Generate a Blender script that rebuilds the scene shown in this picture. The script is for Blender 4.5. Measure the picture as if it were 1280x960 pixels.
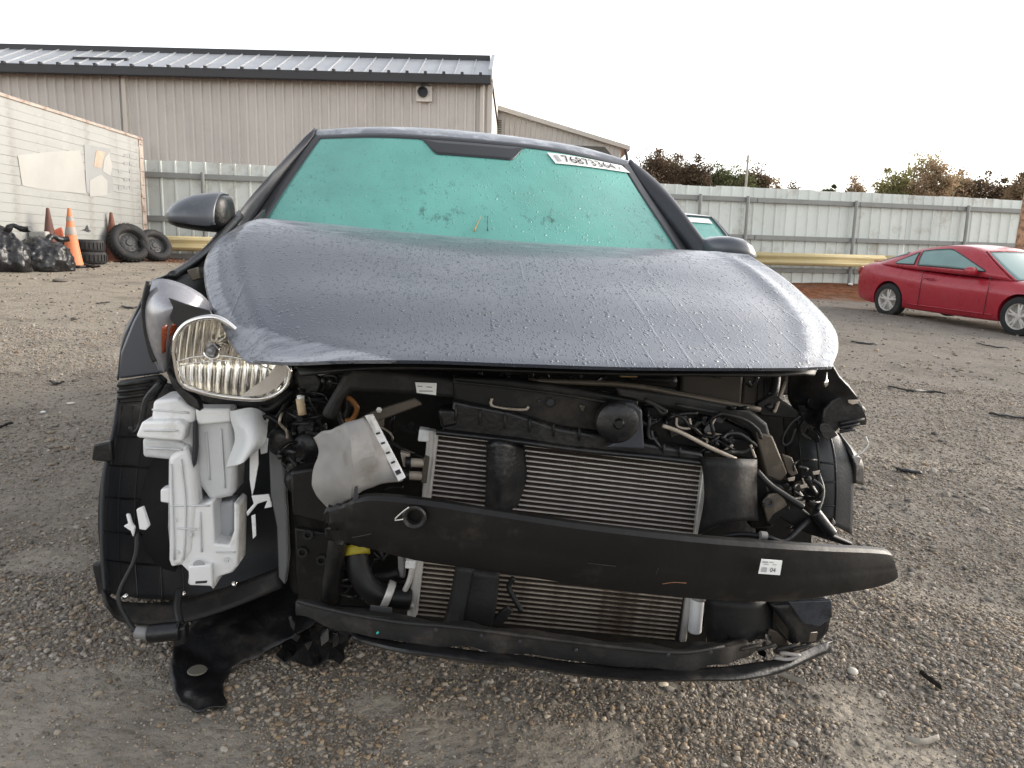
import bpy, bmesh, math, random
import numpy as np
from mathutils import Vector, Matrix, noise as mnoise
random.seed(7); RNG = np.random.default_rng(7)
scene = bpy.context.scene
for o in list(bpy.data.objects): bpy.data.objects.remove(o)

# ---------------------------------------------------------------- camera, sky, sun, exposure
F = 950.0                                   # focal length in photo pixels (1280 wide)
PITCH, ROLL, CAMZ = math.radians(9.5), math.radians(1.4), 1.08
f_ = np.array([0, math.cos(PITCH), -math.sin(PITCH)])
r0_ = np.array([1.0, 0, 0]); u0_ = np.array([0, math.sin(PITCH), math.cos(PITCH)])
r_ = r0_*math.cos(ROLL) + u0_*math.sin(ROLL)
u_ = u0_*math.cos(ROLL) - r0_*math.sin(ROLL)
CAM = np.array([0, 0, CAMZ])
cd = bpy.data.cameras.new('camera'); cam = bpy.data.objects.new('camera', cd)
scene.collection.objects.link(cam)
m = Matrix.Identity(4)
for i in range(3):
    m[i][0], m[i][1], m[i][2], m[i][3] = r_[i], u_[i], -f_[i], CAM[i]
cam.matrix_world = m
cd.sensor_width = 36; cd.lens = 36*F/1280; cd.clip_end = 3000; cd.clip_start = .02
scene.camera = cam

SUN_EL, SUN_AZ = math.radians(20), math.radians(70)      # azimuth clockwise from +Y: low and soft, ahead to the right, beyond the trees
w = bpy.data.worlds.new('World'); scene.world = w; w.use_nodes = True
nt = w.node_tree; nt.nodes.clear()
sky = nt.nodes.new('ShaderNodeTexSky'); sky.sky_type = 'NISHITA'; sky.sun_disc = False
sky.sun_elevation = SUN_EL; sky.sun_rotation = SUN_AZ
sky.air_density = 1.0; sky.dust_density = 1.5; sky.ozone_density = 1.0
hs = nt.nodes.new('ShaderNodeHueSaturation'); hs.inputs['Saturation'].default_value = .28
bg = nt.nodes.new('ShaderNodeBackground'); bg.inputs['Strength'].default_value = .15
wo = nt.nodes.new('ShaderNodeOutputWorld')
nt.links.new(sky.outputs[0], hs.inputs['Color']); tn = nt.nodes.new('ShaderNodeMix'); tn.data_type = 'RGBA'; tn.blend_type = 'MULTIPLY'; tn.inputs[0].default_value = 1; tn.inputs[7].default_value = (1.0, .965, .93, 1)
nt.links.new(hs.outputs[0], tn.inputs[6]); nt.links.new(tn.outputs[2], bg.inputs[0]); nt.links.new(bg.outputs[0], wo.inputs[0])
sl = bpy.data.lights.new('sun', 'SUN'); sl.energy = .5; sl.angle = math.radians(30); sl.color = (1, .9, .76)
so = bpy.data.objects.new('sun', sl); scene.collection.objects.link(so)
sd = Vector((math.sin(SUN_AZ)*math.cos(SUN_EL), math.cos(SUN_AZ)*math.cos(SUN_EL), math.sin(SUN_EL)))
so.rotation_euler = sd.to_track_quat('Z', 'Y').to_euler()
vs = scene.view_settings
vs.view_transform = 'Standard'; vs.look = 'None'; vs.gamma = 1; vs.exposure = 1.7; vs.use_curve_mapping = False

# ---------------------------------------------------------------- measuring helpers
def ray(px, py): return f_ + r_*((px-640)/F) + u_*((480-py)/F)
def W(px, py, d): return CAM + ray(px, py)*d
def Wy(px, py, y):
    r = ray(px, py); return CAM + r*(y/r[1])
GA, GB = -.045, .033
def nrm(v): return v/np.linalg.norm(v)
def hash2(ix, iy, s):
    n = (ix.astype(np.int64)*374761393 + iy.astype(np.int64)*668265263 + s*974634) & 0x7fffffff
    n = ((n ^ (n >> 13))*1274126177) & 0x7fffffff
    return ((n ^ (n >> 16)) & 0xffff)/65535.0
def vnoise(x, y, s=0):
    x = np.asarray(x, float); y = np.asarray(y, float)
    ix, iy = np.floor(x), np.floor(y); fx, fy = x-ix, y-iy
    fx = fx*fx*(3-2*fx); fy = fy*fy*(3-2*fy)
    a = hash2(ix, iy, s); b = hash2(ix+1, iy, s); c = hash2(ix, iy+1, s); d = hash2(ix+1, iy+1, s)
    return a+(b-a)*fx+(c-a)*fy+(a-b-c+d)*fx*fy - .5
def sstep(a, b, x):
    t = np.clip((np.asarray(x, float)-a)/(b-a), 0, 1); return t*t*(3-2*t)
def fence_y(x): return 16.9 + (x+7.96)*.203
def ground(x, y):
    x = np.asarray(x, float); y = np.asarray(y, float)
    xc = 16*np.tanh(x/16); yc = np.where(y > 0, 30*np.tanh(y/30*1.0), y)
    xc = np.where(np.abs(x) < 10, x, np.sign(x)*(10+(np.abs(x)-10)*.5)); xc = np.clip(xc, -14, 14)
    yc = np.clip(y, -8, 24)
    z = GA*xc + GB*yc
    dist = np.hypot(x, y-1)
    far = sstep(1.5, 6, dist)
    z = z + far*.06*vnoise(x*.35, y*.35, 1) + far*.05*vnoise(x*1.1, y*1.1, 2)
    near = np.exp(-((dist)/9)**2)
    z = z + near*(.018*vnoise(x*3, y*3, 3) + .009*vnoise(x*9, y*9, 4) + .004*vnoise(x*24, y*24, 5))
    fy = fence_y(x)                                         # dirt bank along the fence
    bank = sstep(-2.2, -.3, y-fy)
    z = z + bank*np.clip(.62-(GA*xc+GB*fy), 0, .6)
    # tyre ruts crossing on the right
    rut = np.abs(((y - 3.1 - x*-.33 + .25*np.sin(x*.7)))); z = z - .035*np.exp(-(rut/.16)**2)*sstep(.9, 1.8, x)
    rut = np.abs(((y - 4.8 - x*-.15 + .3*np.sin(x*.5)))); z = z - .03*np.exp(-(rut/.2)**2)*sstep(-.5, 1.2, np.abs(x)-1.2)
    return z
def G(px, py):
    d = ray(px, py); k = 1.0
    k = -CAMZ/(d[2]-GA*d[0]-GB*d[1])
    for _ in range(6):
        p = CAM+d*k; e = p[2]-float(ground(p[0], p[1])); k += e/-(d[2]-GA*d[0]-GB*d[1])
    return CAM+d*k

# car frame: x to the photo's right, y to the back of the car, z up, origin under the front of the car
YAW = math.radians(4)
CO = np.array([-.10, 1.38, 0]); CO[2] = GA*CO[0]+GB*CO[1]
b_ = np.array([-math.sin(YAW), math.cos(YAW), 0]); b_[2] = GA*b_[0]+GB*b_[1]; b_ = nrm(b_)
a_ = np.array([math.cos(YAW), math.sin(YAW), 0]); a_[2] = GA*a_[0]+GB*a_[1]; a_ = nrm(a_)
n_ = nrm(np.cross(a_, b_)); a_ = np.cross(b_, n_)
CM = np.array([a_, b_, n_])
_o = CM@(CAM-CO)
def L(px, py, y):
    d = CM@ray(px, py); k = (y-_o[1])/d[1]; return _o+d*k
def toL(p): return CM@(np.array(p, float)-CO)

# ---------------------------------------------------------------- materials
MATS = {}
def mat(name, c, rough=.5, metal=0, var=.18, vscale=6, bump=0, bscale=60, coat=0, c2=None, c2amt=.5, c2scale=3, trans=0, ior=1.45, sub=0, rvar=.15, alpha=1, spec=.5, orand=0, world=False):
    if name in MATS: return MATS[name]
    M = bpy.data.materials.new(name); M.use_nodes = True; MATS[name] = M
    nt = M.node_tree; N = nt.nodes; K = nt.links; b = N['Principled BSDF']
    tc = N.new('ShaderNodeTexCoord'); tco = tc.outputs['Object']
    if world: tco = N.new('ShaderNodeNewGeometry').outputs['Position']
    n1 = N.new('ShaderNodeTexNoise'); n1.inputs['Scale'].default_value = vscale; n1.inputs['Detail'].default_value = 6; n1.inputs['Roughness'].default_value = .65
    K.new(tco, n1.inputs['Vector'])
    mx = N.new('ShaderNodeMix'); mx.data_type = 'RGBA'
    mr = N.new('ShaderNodeMapRange'); mr.inputs[1].default_value = .3; mr.inputs[2].default_value = .7
    K.new(n1.outputs['Fac'], mr.inputs[0]); K.new(mr.outputs[0], mx.inputs[0])
    mx.inputs[6].default_value = (*[max(0, v*(1-var)) for v in c], 1); mx.inputs[7].default_value = (*[min(1, v*(1+var)) for v in c], 1)
    out = mx.outputs[2]
    if c2:
        n2 = N.new('ShaderNodeTexNoise'); n2.inputs['Scale'].default_value = c2scale; n2.inputs['Detail'].default_value = 8; n2.inputs['Roughness'].default_value = .7
        K.new(tco, n2.inputs['Vector'])
        m2 = N.new('ShaderNodeMapRange'); m2.inputs[1].default_value = .62-.28*c2amt; m2.inputs[2].default_value = .75-.2*c2amt
        K.new(n2.outputs['Fac'], m2.inputs[0])
        x2 = N.new('ShaderNodeMix'); x2.data_type = 'RGBA'; K.new(m2.outputs[0], x2.inputs[0]); K.new(out, x2.inputs[6]); x2.inputs[7].default_value = (*c2, 1)
        out = x2.outputs[2]
    if orand:
        oi = N.new('ShaderNodeObjectInfo'); mo_ = N.new('ShaderNodeMapRange'); mo_.inputs[3].default_value = 1-orand; mo_.inputs[4].default_value = 1+orand; K.new(oi.outputs['Random'], mo_.inputs[0])
        xo = N.new('ShaderNodeMix'); xo.data_type = 'RGBA'; xo.blend_type = 'MULTIPLY'; xo.inputs[0].default_value = 1; K.new(out, xo.inputs[6]); K.new(mo_.outputs[0], xo.inputs[7]); out = xo.outputs[2]
    K.new(out, b.inputs['Base Color'])
    r2 = N.new('ShaderNodeMapRange'); r2.inputs[1].default_value = .3; r2.inputs[2].default_value = .7
    r2.inputs[3].default_value = max(.02, rough-rvar*.5); r2.inputs[4].default_value = min(1, rough+rvar*.5)
    K.new(n1.outputs['Fac'], r2.inputs[0]); K.new(r2.outputs[0], b.inputs['Roughness'])
    b.inputs['Metallic'].default_value = metal; b.inputs['Coat Weight'].default_value = coat; b.inputs['Coat Roughness'].default_value = .12
    b.inputs['Transmission Weight'].default_value = trans; b.inputs['IOR'].default_value = ior
    if sub: b.inputs['Subsurface Weight'].default_value = sub; b.inputs['Subsurface Radius'].default_value = (.02, .02, .02)
    b.inputs['Alpha'].default_value = alpha; b.inputs['Specular IOR Level'].default_value = spec
    if bump:
        n3 = N.new('ShaderNodeTexNoise'); n3.inputs['Scale'].default_value = bscale; n3.inputs['Detail'].default_value = 5
        K.new(tc.outputs['Object'], n3.inputs['Vector'])
        bp = N.new('ShaderNodeBump'); bp.inputs['Strength'].default_value = bump; bp.inputs['Distance'].default_value = .01
        K.new(n3.outputs['Fac'], bp.inputs['Height']); K.new(bp.outputs[0], b.inputs['Normal'])
    return M

def add_droplets(M, amount=1.0, streak=True):
    """beads of water and thin runs: relief plus a wetter gloss"""
    nt = M.node_tree; N = nt.nodes; K = nt.links; b = N['Principled BSDF']
    tc = N.new('ShaderNodeTexCoord')
    mp = N.new('ShaderNodeMapping'); K.new(tc.outputs['Object'], mp.inputs[0]); mp.inputs['Scale'].default_value = (1, .62, 1)
    wn = N.new('ShaderNodeTexNoise'); wn.inputs['Scale'].default_value = 40; K.new(mp.outputs[0], wn.inputs['Vector'])
    ad = N.new('ShaderNodeMix'); ad.data_type = 'RGBA'; ad.blend_type = 'ADD'; ad.inputs[0].default_value = .012
    K.new(mp.outputs[0], ad.inputs[6]); K.new(wn.outputs['Color'], ad.inputs[7])
    def beads(scale, thr, dens):
        vo = N.new('ShaderNodeTexVoronoi'); vo.inputs['Scale'].default_value = scale; K.new(ad.outputs[2], vo.inputs['Vector'])
        lt = N.new('ShaderNodeMapRange'); lt.inputs[1].default_value = thr; lt.inputs[2].default_value = thr*.55; K.new(vo.outputs['Distance'], lt.inputs[0])
        sp = N.new('ShaderNodeSeparateColor'); K.new(vo.outputs['Color'], sp.inputs[0])
        gt = N.new('ShaderNodeMath'); gt.operation = 'GREATER_THAN'; gt.inputs[1].default_value = 1-dens; K.new(sp.outputs[0], gt.inputs[0])
        mu = N.new('ShaderNodeMath'); mu.operation = 'MULTIPLY'; K.new(lt.outputs[0], mu.inputs[0]); K.new(gt.outputs[0], mu.inputs[1])
        return mu.outputs[0]
    h = beads(80, .36, .30*amount); h2 = beads(170, .42, .55*amount)
    s = N.new('ShaderNodeMath'); s.operation = 'MULTIPLY_ADD'; K.new(h2, s.inputs[0]); s.inputs[1].default_value = .45; K.new(h, s.inputs[2])
    out = s.outputs[0]
    if streak:
        m2 = N.new('ShaderNodeMapping'); K.new(tc.outputs['Object'], m2.inputs[0]); m2.inputs['Rotation'].default_value = (0, 0, math.radians(24)); m2.inputs['Scale'].default_value = (70, 1.3, 1.3)
        ns = N.new('ShaderNodeTexNoise'); ns.inputs['Scale'].default_value = 1; ns.inputs['Detail'].default_value = 3; K.new(m2.outputs[0], ns.inputs['Vector'])
        mr = N.new('ShaderNodeMapRange'); mr.inputs[1].default_value = .62; mr.inputs[2].default_value = .72; K.new(ns.outputs['Fac'], mr.inputs[0])
        s2 = N.new('ShaderNodeMath'); s2.operation = 'MULTIPLY_ADD'; K.new(mr.outputs[0], s2.inputs[0]); s2.inputs[1].default_value = .22; K.new(out, s2.inputs[2]); out = s2.outputs[0]
    bp = N.new('ShaderNodeBump'); bp.inputs['Strength'].default_value = .75; bp.inputs['Distance'].default_value = .004
    K.new(out, bp.inputs['Height']); K.new(bp.outputs[0], b.inputs['Normal'])
    K.new(bp.outputs[0], b.inputs['Coat Normal'])

# ---------------------------------------------------------------- mesh helpers
COL = scene.collection
def link(name, me, mt=None, parent=None):
    o = bpy.data.objects.new(name, me); COL.objects.link(o)
    if mt is not None and me is not None and not me.materials: me.materials.append(mt)
    if parent is not None: o.parent = parent
    return o
def tag(o, label=None, cat=None, group=None, kind=None):
    if label: o['label'] = label
    if cat: o['category'] = cat
    if group: o['group'] = group
    if kind: o['kind'] = kind
    return o
def empty(name, loc=(0, 0, 0), rz=0, label=None, cat=None, group=None):
    o = bpy.data.objects.new(name, None); COL.objects.link(o); o.location = loc; o.rotation_euler = (0, 0, rz); o.empty_display_size = .1
    return tag(o, label, cat, group)
def cr(P, t):
    """Catmull-Rom through the list P at parameter t in 0..1"""
    n = len(P)-1; x = min(max(t, 0), 1)*n; i = min(int(x), n-1); u = x-i
    p1, p2 = P[i], P[i+1]; p0 = P[i-1] if i > 0 else 2*p1-p2; p3 = P[i+2] if i+2 <= n else 2*p2-p1
    return .5*((2*p1)+(p2-p0)*u+(2*p0-5*p1+4*p2-p3)*u*u+(3*p1-p0-3*p2+p3)*u**3)
def curve(P, n, closed=False):
    P = [np.array(p, float) for p in P]
    return [cr(P, i/(n-1)) for i in range(n)]
class MB:
    def __init__(s): s.v = []; s.f = []
    def add(s, vs, fs):
        k = len(s.v); s.v += [tuple(map(float, v)) for v in vs]; s.f += [tuple(i+k for i in q) for q in fs]; return s
    def box(s, a, b):
        (x0, y0, z0), (x1, y1, z1) = a, b
        vs = [(x0, y0, z0), (x1, y0, z0), (x1, y1, z0), (x0, y1, z0), (x0, y0, z1), (x1, y0, z1), (x1, y1, z1), (x0, y1, z1)]
        return s.add(vs, [(0, 3, 2, 1), (4, 5, 6, 7), (0, 1, 5, 4), (1, 2, 6, 5), (2, 3, 7, 6), (3, 0, 4, 7)])
    def prism(s, pts, ext):
        n = len(pts); p = [np.array(q, float) for q in pts]; e = np.array(ext, float)
        return s.add(p+[q+e for q in p], [tuple(range(n)), tuple(range(2*n-1, n-1, -1))]+[(i, i+n, (i+1) % n+n, (i+1) % n) for i in range(n)])
    def tube(s, pts, r, n=8, caps=True):
        P = [np.array(p, float) for p in pts]; R = r if hasattr(r, '__len__') else [r]*len(P)
        up = None; vs = []
        for i, p in enumerate(P):
            t = nrm(P[min(i+1, len(P)-1)]-P[max(i-1, 0)]+1e-9)
            if up is None:
                up = np.cross(t, [0, 0, 1.]);
                if np.linalg.norm(up) < .1: up = np.cross(t, [1., 0, 0])
            up = nrm(up-t*np.dot(up, t)); sd = np.cross(t, up)
            for k in range(n):
                a = 2*math.pi*k/n; vs.append(p+R[i]*(up*math.cos(a)+sd*math.sin(a)))
        fs = [(i*n+k, i*n+(k+1) % n, (i+1)*n+(k+1) % n, (i+1)*n+k) for i in range(len(P)-1) for k in range(n)]
        if caps: fs += [tuple(range(n-1, -1, -1)), tuple(range((len(P)-1)*n, len(P)*n))]
        return s.add(vs, fs)
    def grid(s, rows, flip=False, close=False):
        nu = len(rows[0]); vs = [p for r in rows for p in r]; fs = []
        for j in range(len(rows)-1):
            for i in range(nu if close else nu-1):
                q = (j*nu+i, j*nu+(i+1) % nu, (j+1)*nu+(i+1) % nu, (j+1)*nu+i)
                fs.append(q[::-1] if flip else q)
        return s.add(vs, fs)
    def lathe(s, prof, n=24, c=(0, 0, 0), ax='z'):
        vs = []
        for r, z in prof:
            for k in range(n):
                a = 2*math.pi*k/n; x, y = r*math.cos(a), r*math.sin(a)
                q = (x, y, z) if ax == 'z' else ((x, z, y) if ax == 'y' else (z, x, y))
                vs.append((q[0]+c[0], q[1]+c[1], q[2]+c[2]))
        fs = [(j*n+k, j*n+(k+1) % n, (j+1)*n+(k+1) % n, (j+1)*n+k) for j in range(len(prof)-1) for k in range(n)]
        return s.add(vs, fs)
    def mesh(s, name, smooth=None):
        me = bpy.data.meshes.new(name); me.from_pydata(s.v, [], s.f); me.validate()
        bm = bmesh.new(); bm.from_mesh(me); bmesh.ops.recalc_face_normals(bm, faces=bm.faces); bm.to_mesh(me); bm.free()
        if smooth is not None:
            for p in me.polygons: p.use_smooth = True
            if smooth < 180: me.set_sharp_from_angle(angle=math.radians(smooth))
        return me
    def build(s, name, mt, parent=None, smooth=None, bevel=0, solid=0, sub=0, seg=2):
        o = link(name, s.mesh(name, smooth), mt, parent)
        if solid: md = o.modifiers.new('solid', 'SOLIDIFY'); md.thickness = solid; md.offset = 0
        if bevel:
            md = o.modifiers.new('bevel', 'BEVEL'); md.width = bevel; md.segments = seg; md.limit_method = 'ANGLE'; md.angle_limit = math.radians(40)
            md.harden_normals = False
            for p in o.data.polygons: p.use_smooth = True
            o.data.set_sharp_from_angle(angle=math.radians(50))
        if sub: md = o.modifiers.new('sub', 'SUBSURF'); md.levels = sub; md.render_levels = sub
        return o
def copy_tree(o, parent=None):
    c = o.copy(); COL.objects.link(c); c.parent = parent
    for ch in o.children: copy_tree(ch, c)
    return c
def text_mesh(txt, size=1.0):
    cu = bpy.data.curves.new('lettering', 'FONT'); cu.body = txt; cu.size = size; cu.resolution_u = 3
    o = bpy.data.objects.new('lettering', cu); COL.objects.link(o)
    dg = bpy.context.evaluated_depsgraph_get(); me = bpy.data.meshes.new_from_object(o.evaluated_get(dg))
    bpy.data.objects.remove(o); bpy.data.curves.remove(cu)
    return me
def text_on_quad(name, txt, quad, mt, parent, lift):
    """quad: TL, TR, BR, BL 3D; the writing fills it"""
    me = text_mesh(txt); co = np.array([v.co for v in me.vertices]); mn, mxx = co.min(0), co.max(0)
    TL, TR, BR, BL = [np.array(q, float) for q in quad]; nn = nrm(np.cross(TR-TL, BL-TL))
    for v in me.vertices:
        s = (v.co.x-mn[0])/(mxx[0]-mn[0]); t = (v.co.y-mn[1])/(mxx[1]-mn[1])
        p = (BL*(1-s)+BR*s)*(1-t)+(TL*(1-s)+TR*s)*t - nn*lift
        v.co = p
    return link(name, me, mt, parent)

# ================================================================ materials of the scene
PAINT = mat('grey_paint', (.075, .082, .096), .38, .25, .10, 3, coat=.3, c2=(.12, .125, .136), c2amt=.25, c2scale=5)
PAINT_W = mat('grey_paint_wet', (.046, .055, .074), .33, .15, .10, 4, coat=.32, c2=(.068, .077, .096), c2amt=.3, c2scale=3.0, spec=.5)
def add_dew_sheen(M):
    # pale dewy film, thickest towards the windshield; flanks and crease also carry painted reflections
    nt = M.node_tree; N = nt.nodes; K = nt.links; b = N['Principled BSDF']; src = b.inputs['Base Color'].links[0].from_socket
    tc = N.new('ShaderNodeTexCoord'); sx = N.new('ShaderNodeSeparateXYZ'); at = N.new('ShaderNodeAttribute'); at.attribute_name = 'dew_sheen'
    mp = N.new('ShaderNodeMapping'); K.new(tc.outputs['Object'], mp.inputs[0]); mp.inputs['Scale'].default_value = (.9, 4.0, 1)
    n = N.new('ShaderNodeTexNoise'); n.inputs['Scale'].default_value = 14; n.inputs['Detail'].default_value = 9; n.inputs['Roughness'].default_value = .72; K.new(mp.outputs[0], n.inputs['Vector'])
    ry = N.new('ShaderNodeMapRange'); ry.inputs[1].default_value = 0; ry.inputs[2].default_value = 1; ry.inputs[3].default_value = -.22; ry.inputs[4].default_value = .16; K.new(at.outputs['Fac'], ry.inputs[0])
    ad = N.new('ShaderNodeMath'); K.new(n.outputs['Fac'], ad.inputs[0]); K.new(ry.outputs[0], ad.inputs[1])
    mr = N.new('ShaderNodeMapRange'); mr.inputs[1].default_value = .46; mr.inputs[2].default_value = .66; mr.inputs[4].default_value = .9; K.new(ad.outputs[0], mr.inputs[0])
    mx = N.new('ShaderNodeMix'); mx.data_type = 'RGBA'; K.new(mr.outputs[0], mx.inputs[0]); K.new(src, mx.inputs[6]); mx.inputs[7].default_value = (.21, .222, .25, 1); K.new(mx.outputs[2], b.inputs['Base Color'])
add_dew_sheen(PAINT_W)
add_droplets(PAINT_W, 1.0)
BLK = mat('black_plastic', (.0095, .0095, .0105), .36, 0, .35, 9, bump=.15, bscale=90, c2=(.040, .036, .031), c2amt=.3, c2scale=9, spec=.5)
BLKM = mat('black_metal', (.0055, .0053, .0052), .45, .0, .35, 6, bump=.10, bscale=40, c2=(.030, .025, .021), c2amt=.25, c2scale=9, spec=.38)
DUSTB = mat('dusty_black_plastic', (.0145, .0142, .0142), .55, 0, .3, 7, bump=.1, bscale=120, c2=(.048, .041, .035), c2amt=.4, c2scale=8, spec=.38)
LINER = mat('liner_plastic', (.026, .028, .032), .48, 0, .3, 5, bump=.1, bscale=160, c2=(.050, .046, .041), c2amt=.2, c2scale=4)
RUBBER = mat('hose_rubber', (.008, .008, .0085), .45, 0, .25, 10, bump=.1, spec=.4)
WHT = mat('white_plastic', (.74, .74, .735), .38, 0, .06, 8, c2=(.50, .485, .45), c2amt=.35, c2scale=13, sub=.1)
WHT2 = mat('milky_plastic', (.58, .59, .59), .32, 0, .10, 6, c2=(.42, .43, .44), c2amt=.4, c2scale=7, sub=.2)
PALE = mat('pale_grey_plastic', (.27, .26, .25), .5, 0, .10, 8, c2=(.19, .17, .15), c2amt=.35, c2scale=10)
ALU = mat('aluminium', (.56, .535, .50), .45, .35, .12, 30, bump=.05, bscale=200)
ALUD = mat('dirty_aluminium', (.40, .345, .285), .55, .25, .2, 20, c2=(.13, .09, .06), c2amt=.35, c2scale=12)
FINS = mat('radiator_fins', (.030, .024, .021), .7, .2, .4, 40, bump=.6, bscale=500)
FINSD = mat('dirty_fins', (.075, .052, .038), .8, .1, .4, 40, bump=.6, bscale=500)
CHROME = mat('chrome', (.80, .78, .75), .07, 1, .04, 10, rvar=.04)
REFL = mat('reflector_chrome', (.90, .86, .78), .16, .9, .05, 12, rvar=.05)
LENS = mat('clear_lens', (.95, .95, .95), .03, 0, 0, 5, trans=1, ior=1.12, rvar=.02)
HAZY = mat('hazy_lens', (.26, .26, .28), .22, .35, .15, 14, coat=.6, c2=(.38, .36, .36), c2amt=.4, c2scale=8)
AMBER = mat('amber_lens', (.26, .055, .022), .25, 0, .15, 20, coat=.5)
FOG = mat('fogged_green_glass', (.098, .315, .27), .38, 0, .16, 3.5, coat=.25, rvar=.2)
FRIT = mat('black_glass_border', (.012, .013, .015), .35, 0, .2, 10, coat=.3)
PAPER = mat('white_paper', (.78, .78, .76), .55, 0, .04, 20)
INK = mat('dark_ink', (.03, .03, .035), .6, 0, .1, 20)
INKG = mat('grey_ink', (.35, .35, .36), .6, 0, .1, 20)
BROWNB = mat('dusty_box', (.06, .05, .041), .6, 0, .15, 8, c2=(.085, .07, .056), c2amt=.3, c2scale=5)
YEL = mat('yellow_tape', (.33, .27, .02), .5, 0, .15, 20)
COPPER = mat('orange_wire', (.25, .10, .02), .5, 0, .2, 20)
BRASS = mat('tan_bracket', (.085, .07, .054), .5, .3, .2, 15, c2=(.16, .14, .11), c2amt=.3, c2scale=12)
RUST = mat('rust', (.16, .07, .035), .8, 0, .35, 12, bump=.3)
TYRE = mat('tyre_rubber', (.017, .017, .0175), .75, 0, .25, 12, bump=.2, bscale=120, c2=(.06, .054, .046), c2amt=.2, c2scale=6)

def fog_details(M):
    """dark drips, finger marks and bare spots wiped in the fogged glass"""
    nt = M.node_tree; N = nt.nodes; K = nt.links; b = N['Principled BSDF']; src = b.inputs['Base Color'].links[0].from_socket
    tc = N.new('ShaderNodeTexCoord')
    mp = N.new('ShaderNodeMapping'); K.new(tc.outputs['Object'], mp.inputs[0]); mp.inputs['Scale'].default_value = (1, .5, .5)
    n = N.new('ShaderNodeTexNoise'); n.inputs['Scale'].default_value = 26; n.inputs['Detail'].default_value = 7; n.inputs['Roughness'].default_value = .8; K.new(mp.outputs[0], n.inputs['Vector'])
    mr = N.new('ShaderNodeMapRange'); mr.inputs[1].default_value = .55; mr.inputs[2].default_value = .65; K.new(n.outputs['Fac'], mr.inputs[0])
    sx = N.new('ShaderNodeSeparateXYZ'); K.new(tc.outputs['Object'], sx.inputs[0])
    lo = N.new('ShaderNodeMapRange'); lo.inputs[1].default_value = 1.34; lo.inputs[2].default_value = 1.06; K.new(sx.outputs['Z'], lo.inputs[0])
    n2 = N.new('ShaderNodeTexNoise'); n2.inputs['Scale'].default_value = 5; K.new(tc.outputs['Object'], n2.inputs['Vector'])
    m3 = N.new('ShaderNodeMapRange'); m3.inputs[1].default_value = .40; m3.inputs[2].default_value = .55; K.new(n2.outputs['Fac'], m3.inputs[0])
    mu = N.new('ShaderNodeMath'); mu.operation = 'MULTIPLY'; K.new(mr.outputs[0], mu.inputs[0]); K.new(lo.outputs[0], mu.inputs[1])
    mv = N.new('ShaderNodeMath'); mv.operation = 'MULTIPLY'; K.new(mu.outputs[0], mv.inputs[0]); K.new(m3.outputs[0], mv.inputs[1])
    mx = N.new('ShaderNodeMix'); mx.data_type = 'RGBA'; K.new(mv.outputs[0], mx.inputs[0]); K.new(src, mx.inputs[6]); mx.inputs[7].default_value = (.012, .04, .035, 1)
    # broad wiper arcs, slightly paler
    wv = N.new('ShaderNodeTexNoise'); wv.inputs['Scale'].default_value = 1.6; wv.inputs['Detail'].default_value = 2; wv.inputs['Distortion'].default_value = 1.2; K.new(tc.outputs['Object'], wv.inputs['Vector'])
    wr = N.new('ShaderNodeMapRange'); wr.inputs[1].default_value = .47; wr.inputs[2].default_value = .53; wr.inputs[3].default_value = 0; wr.inputs[4].default_value = .22; K.new(wv.outputs['Fac'], wr.inputs[0])
    m2 = N.new('ShaderNodeMix'); m2.data_type = 'RGBA'; K.new(wr.outputs[0], m2.inputs[0]); K.new(mx.outputs[2], m2.inputs[6]); m2.inputs[7].default_value = (.13, .37, .325, 1)
    K.new(m2.outputs[2], b.inputs['Base Color'])
fog_details(FOG); add_droplets(FOG, .5, False)

# ================================================================ the wrecked car
car = empty('wrecked_car', label='dark grey crashed car with bumper torn off, crumpled hood and fogged green windshield', cat='car')
mw = Matrix.Identity(4)
for i in range(3): mw[i][0], mw[i][1], mw[i][2], mw[i][3] = a_[i], b_[i], n_[i], CO[i]
car.matrix_world = mw
def pts(P, y): return [L(p[0], p[1], p[2] if len(p) > 2 else y) for p in P]
def plate(name, P, y, th, mt, parent=car, bevel=.004, smooth=None, seg=2):
    return MB().prism(pts(P, y), (0, th, 0)).build(name, mt, parent, smooth, bevel, seg=seg)
def pplate(mb, P, y, th): return mb.prism(pts(P, y), (0, th, 0))
def hose(name, P, y, r, mt, parent=car, n=10, k=24):
    return MB().tube(curve(pts(P, y), k), r, n).build(name, mt, parent, 180)
def patch(R, nu, nv, y=0):
    rows = [[L(p[0], p[1], p[2] if len(p) > 2 else y) for p in r] for r in R]
    cols = [curve(r, nu) for r in rows]
    return [[cr([c[i] for c in cols], j/(nv-1)) for i in range(nu)] for j in range(nv)]
def patch_lin(R, nu, nv):
    rows = [[L(*p) for p in r] for r in R]
    def li(P, t):
        x = t*(len(P)-1); i = min(int(x), len(P)-2); return P[i]*(1-(x-i))+P[i+1]*(x-i)
    return [[cr([li(r, i/(nu-1)) for r in rows], j/(nv-1)) for i in range(nu)] for j in range(nv)]
def crumple(rows, amp, sc, seed=0):
    for r in rows:
        for i, p in enumerate(r):
            v = mnoise.noise_vector(Vector(tuple(p*sc+seed)))
            r[i] = p+np.array(v)*amp
    return rows

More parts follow.
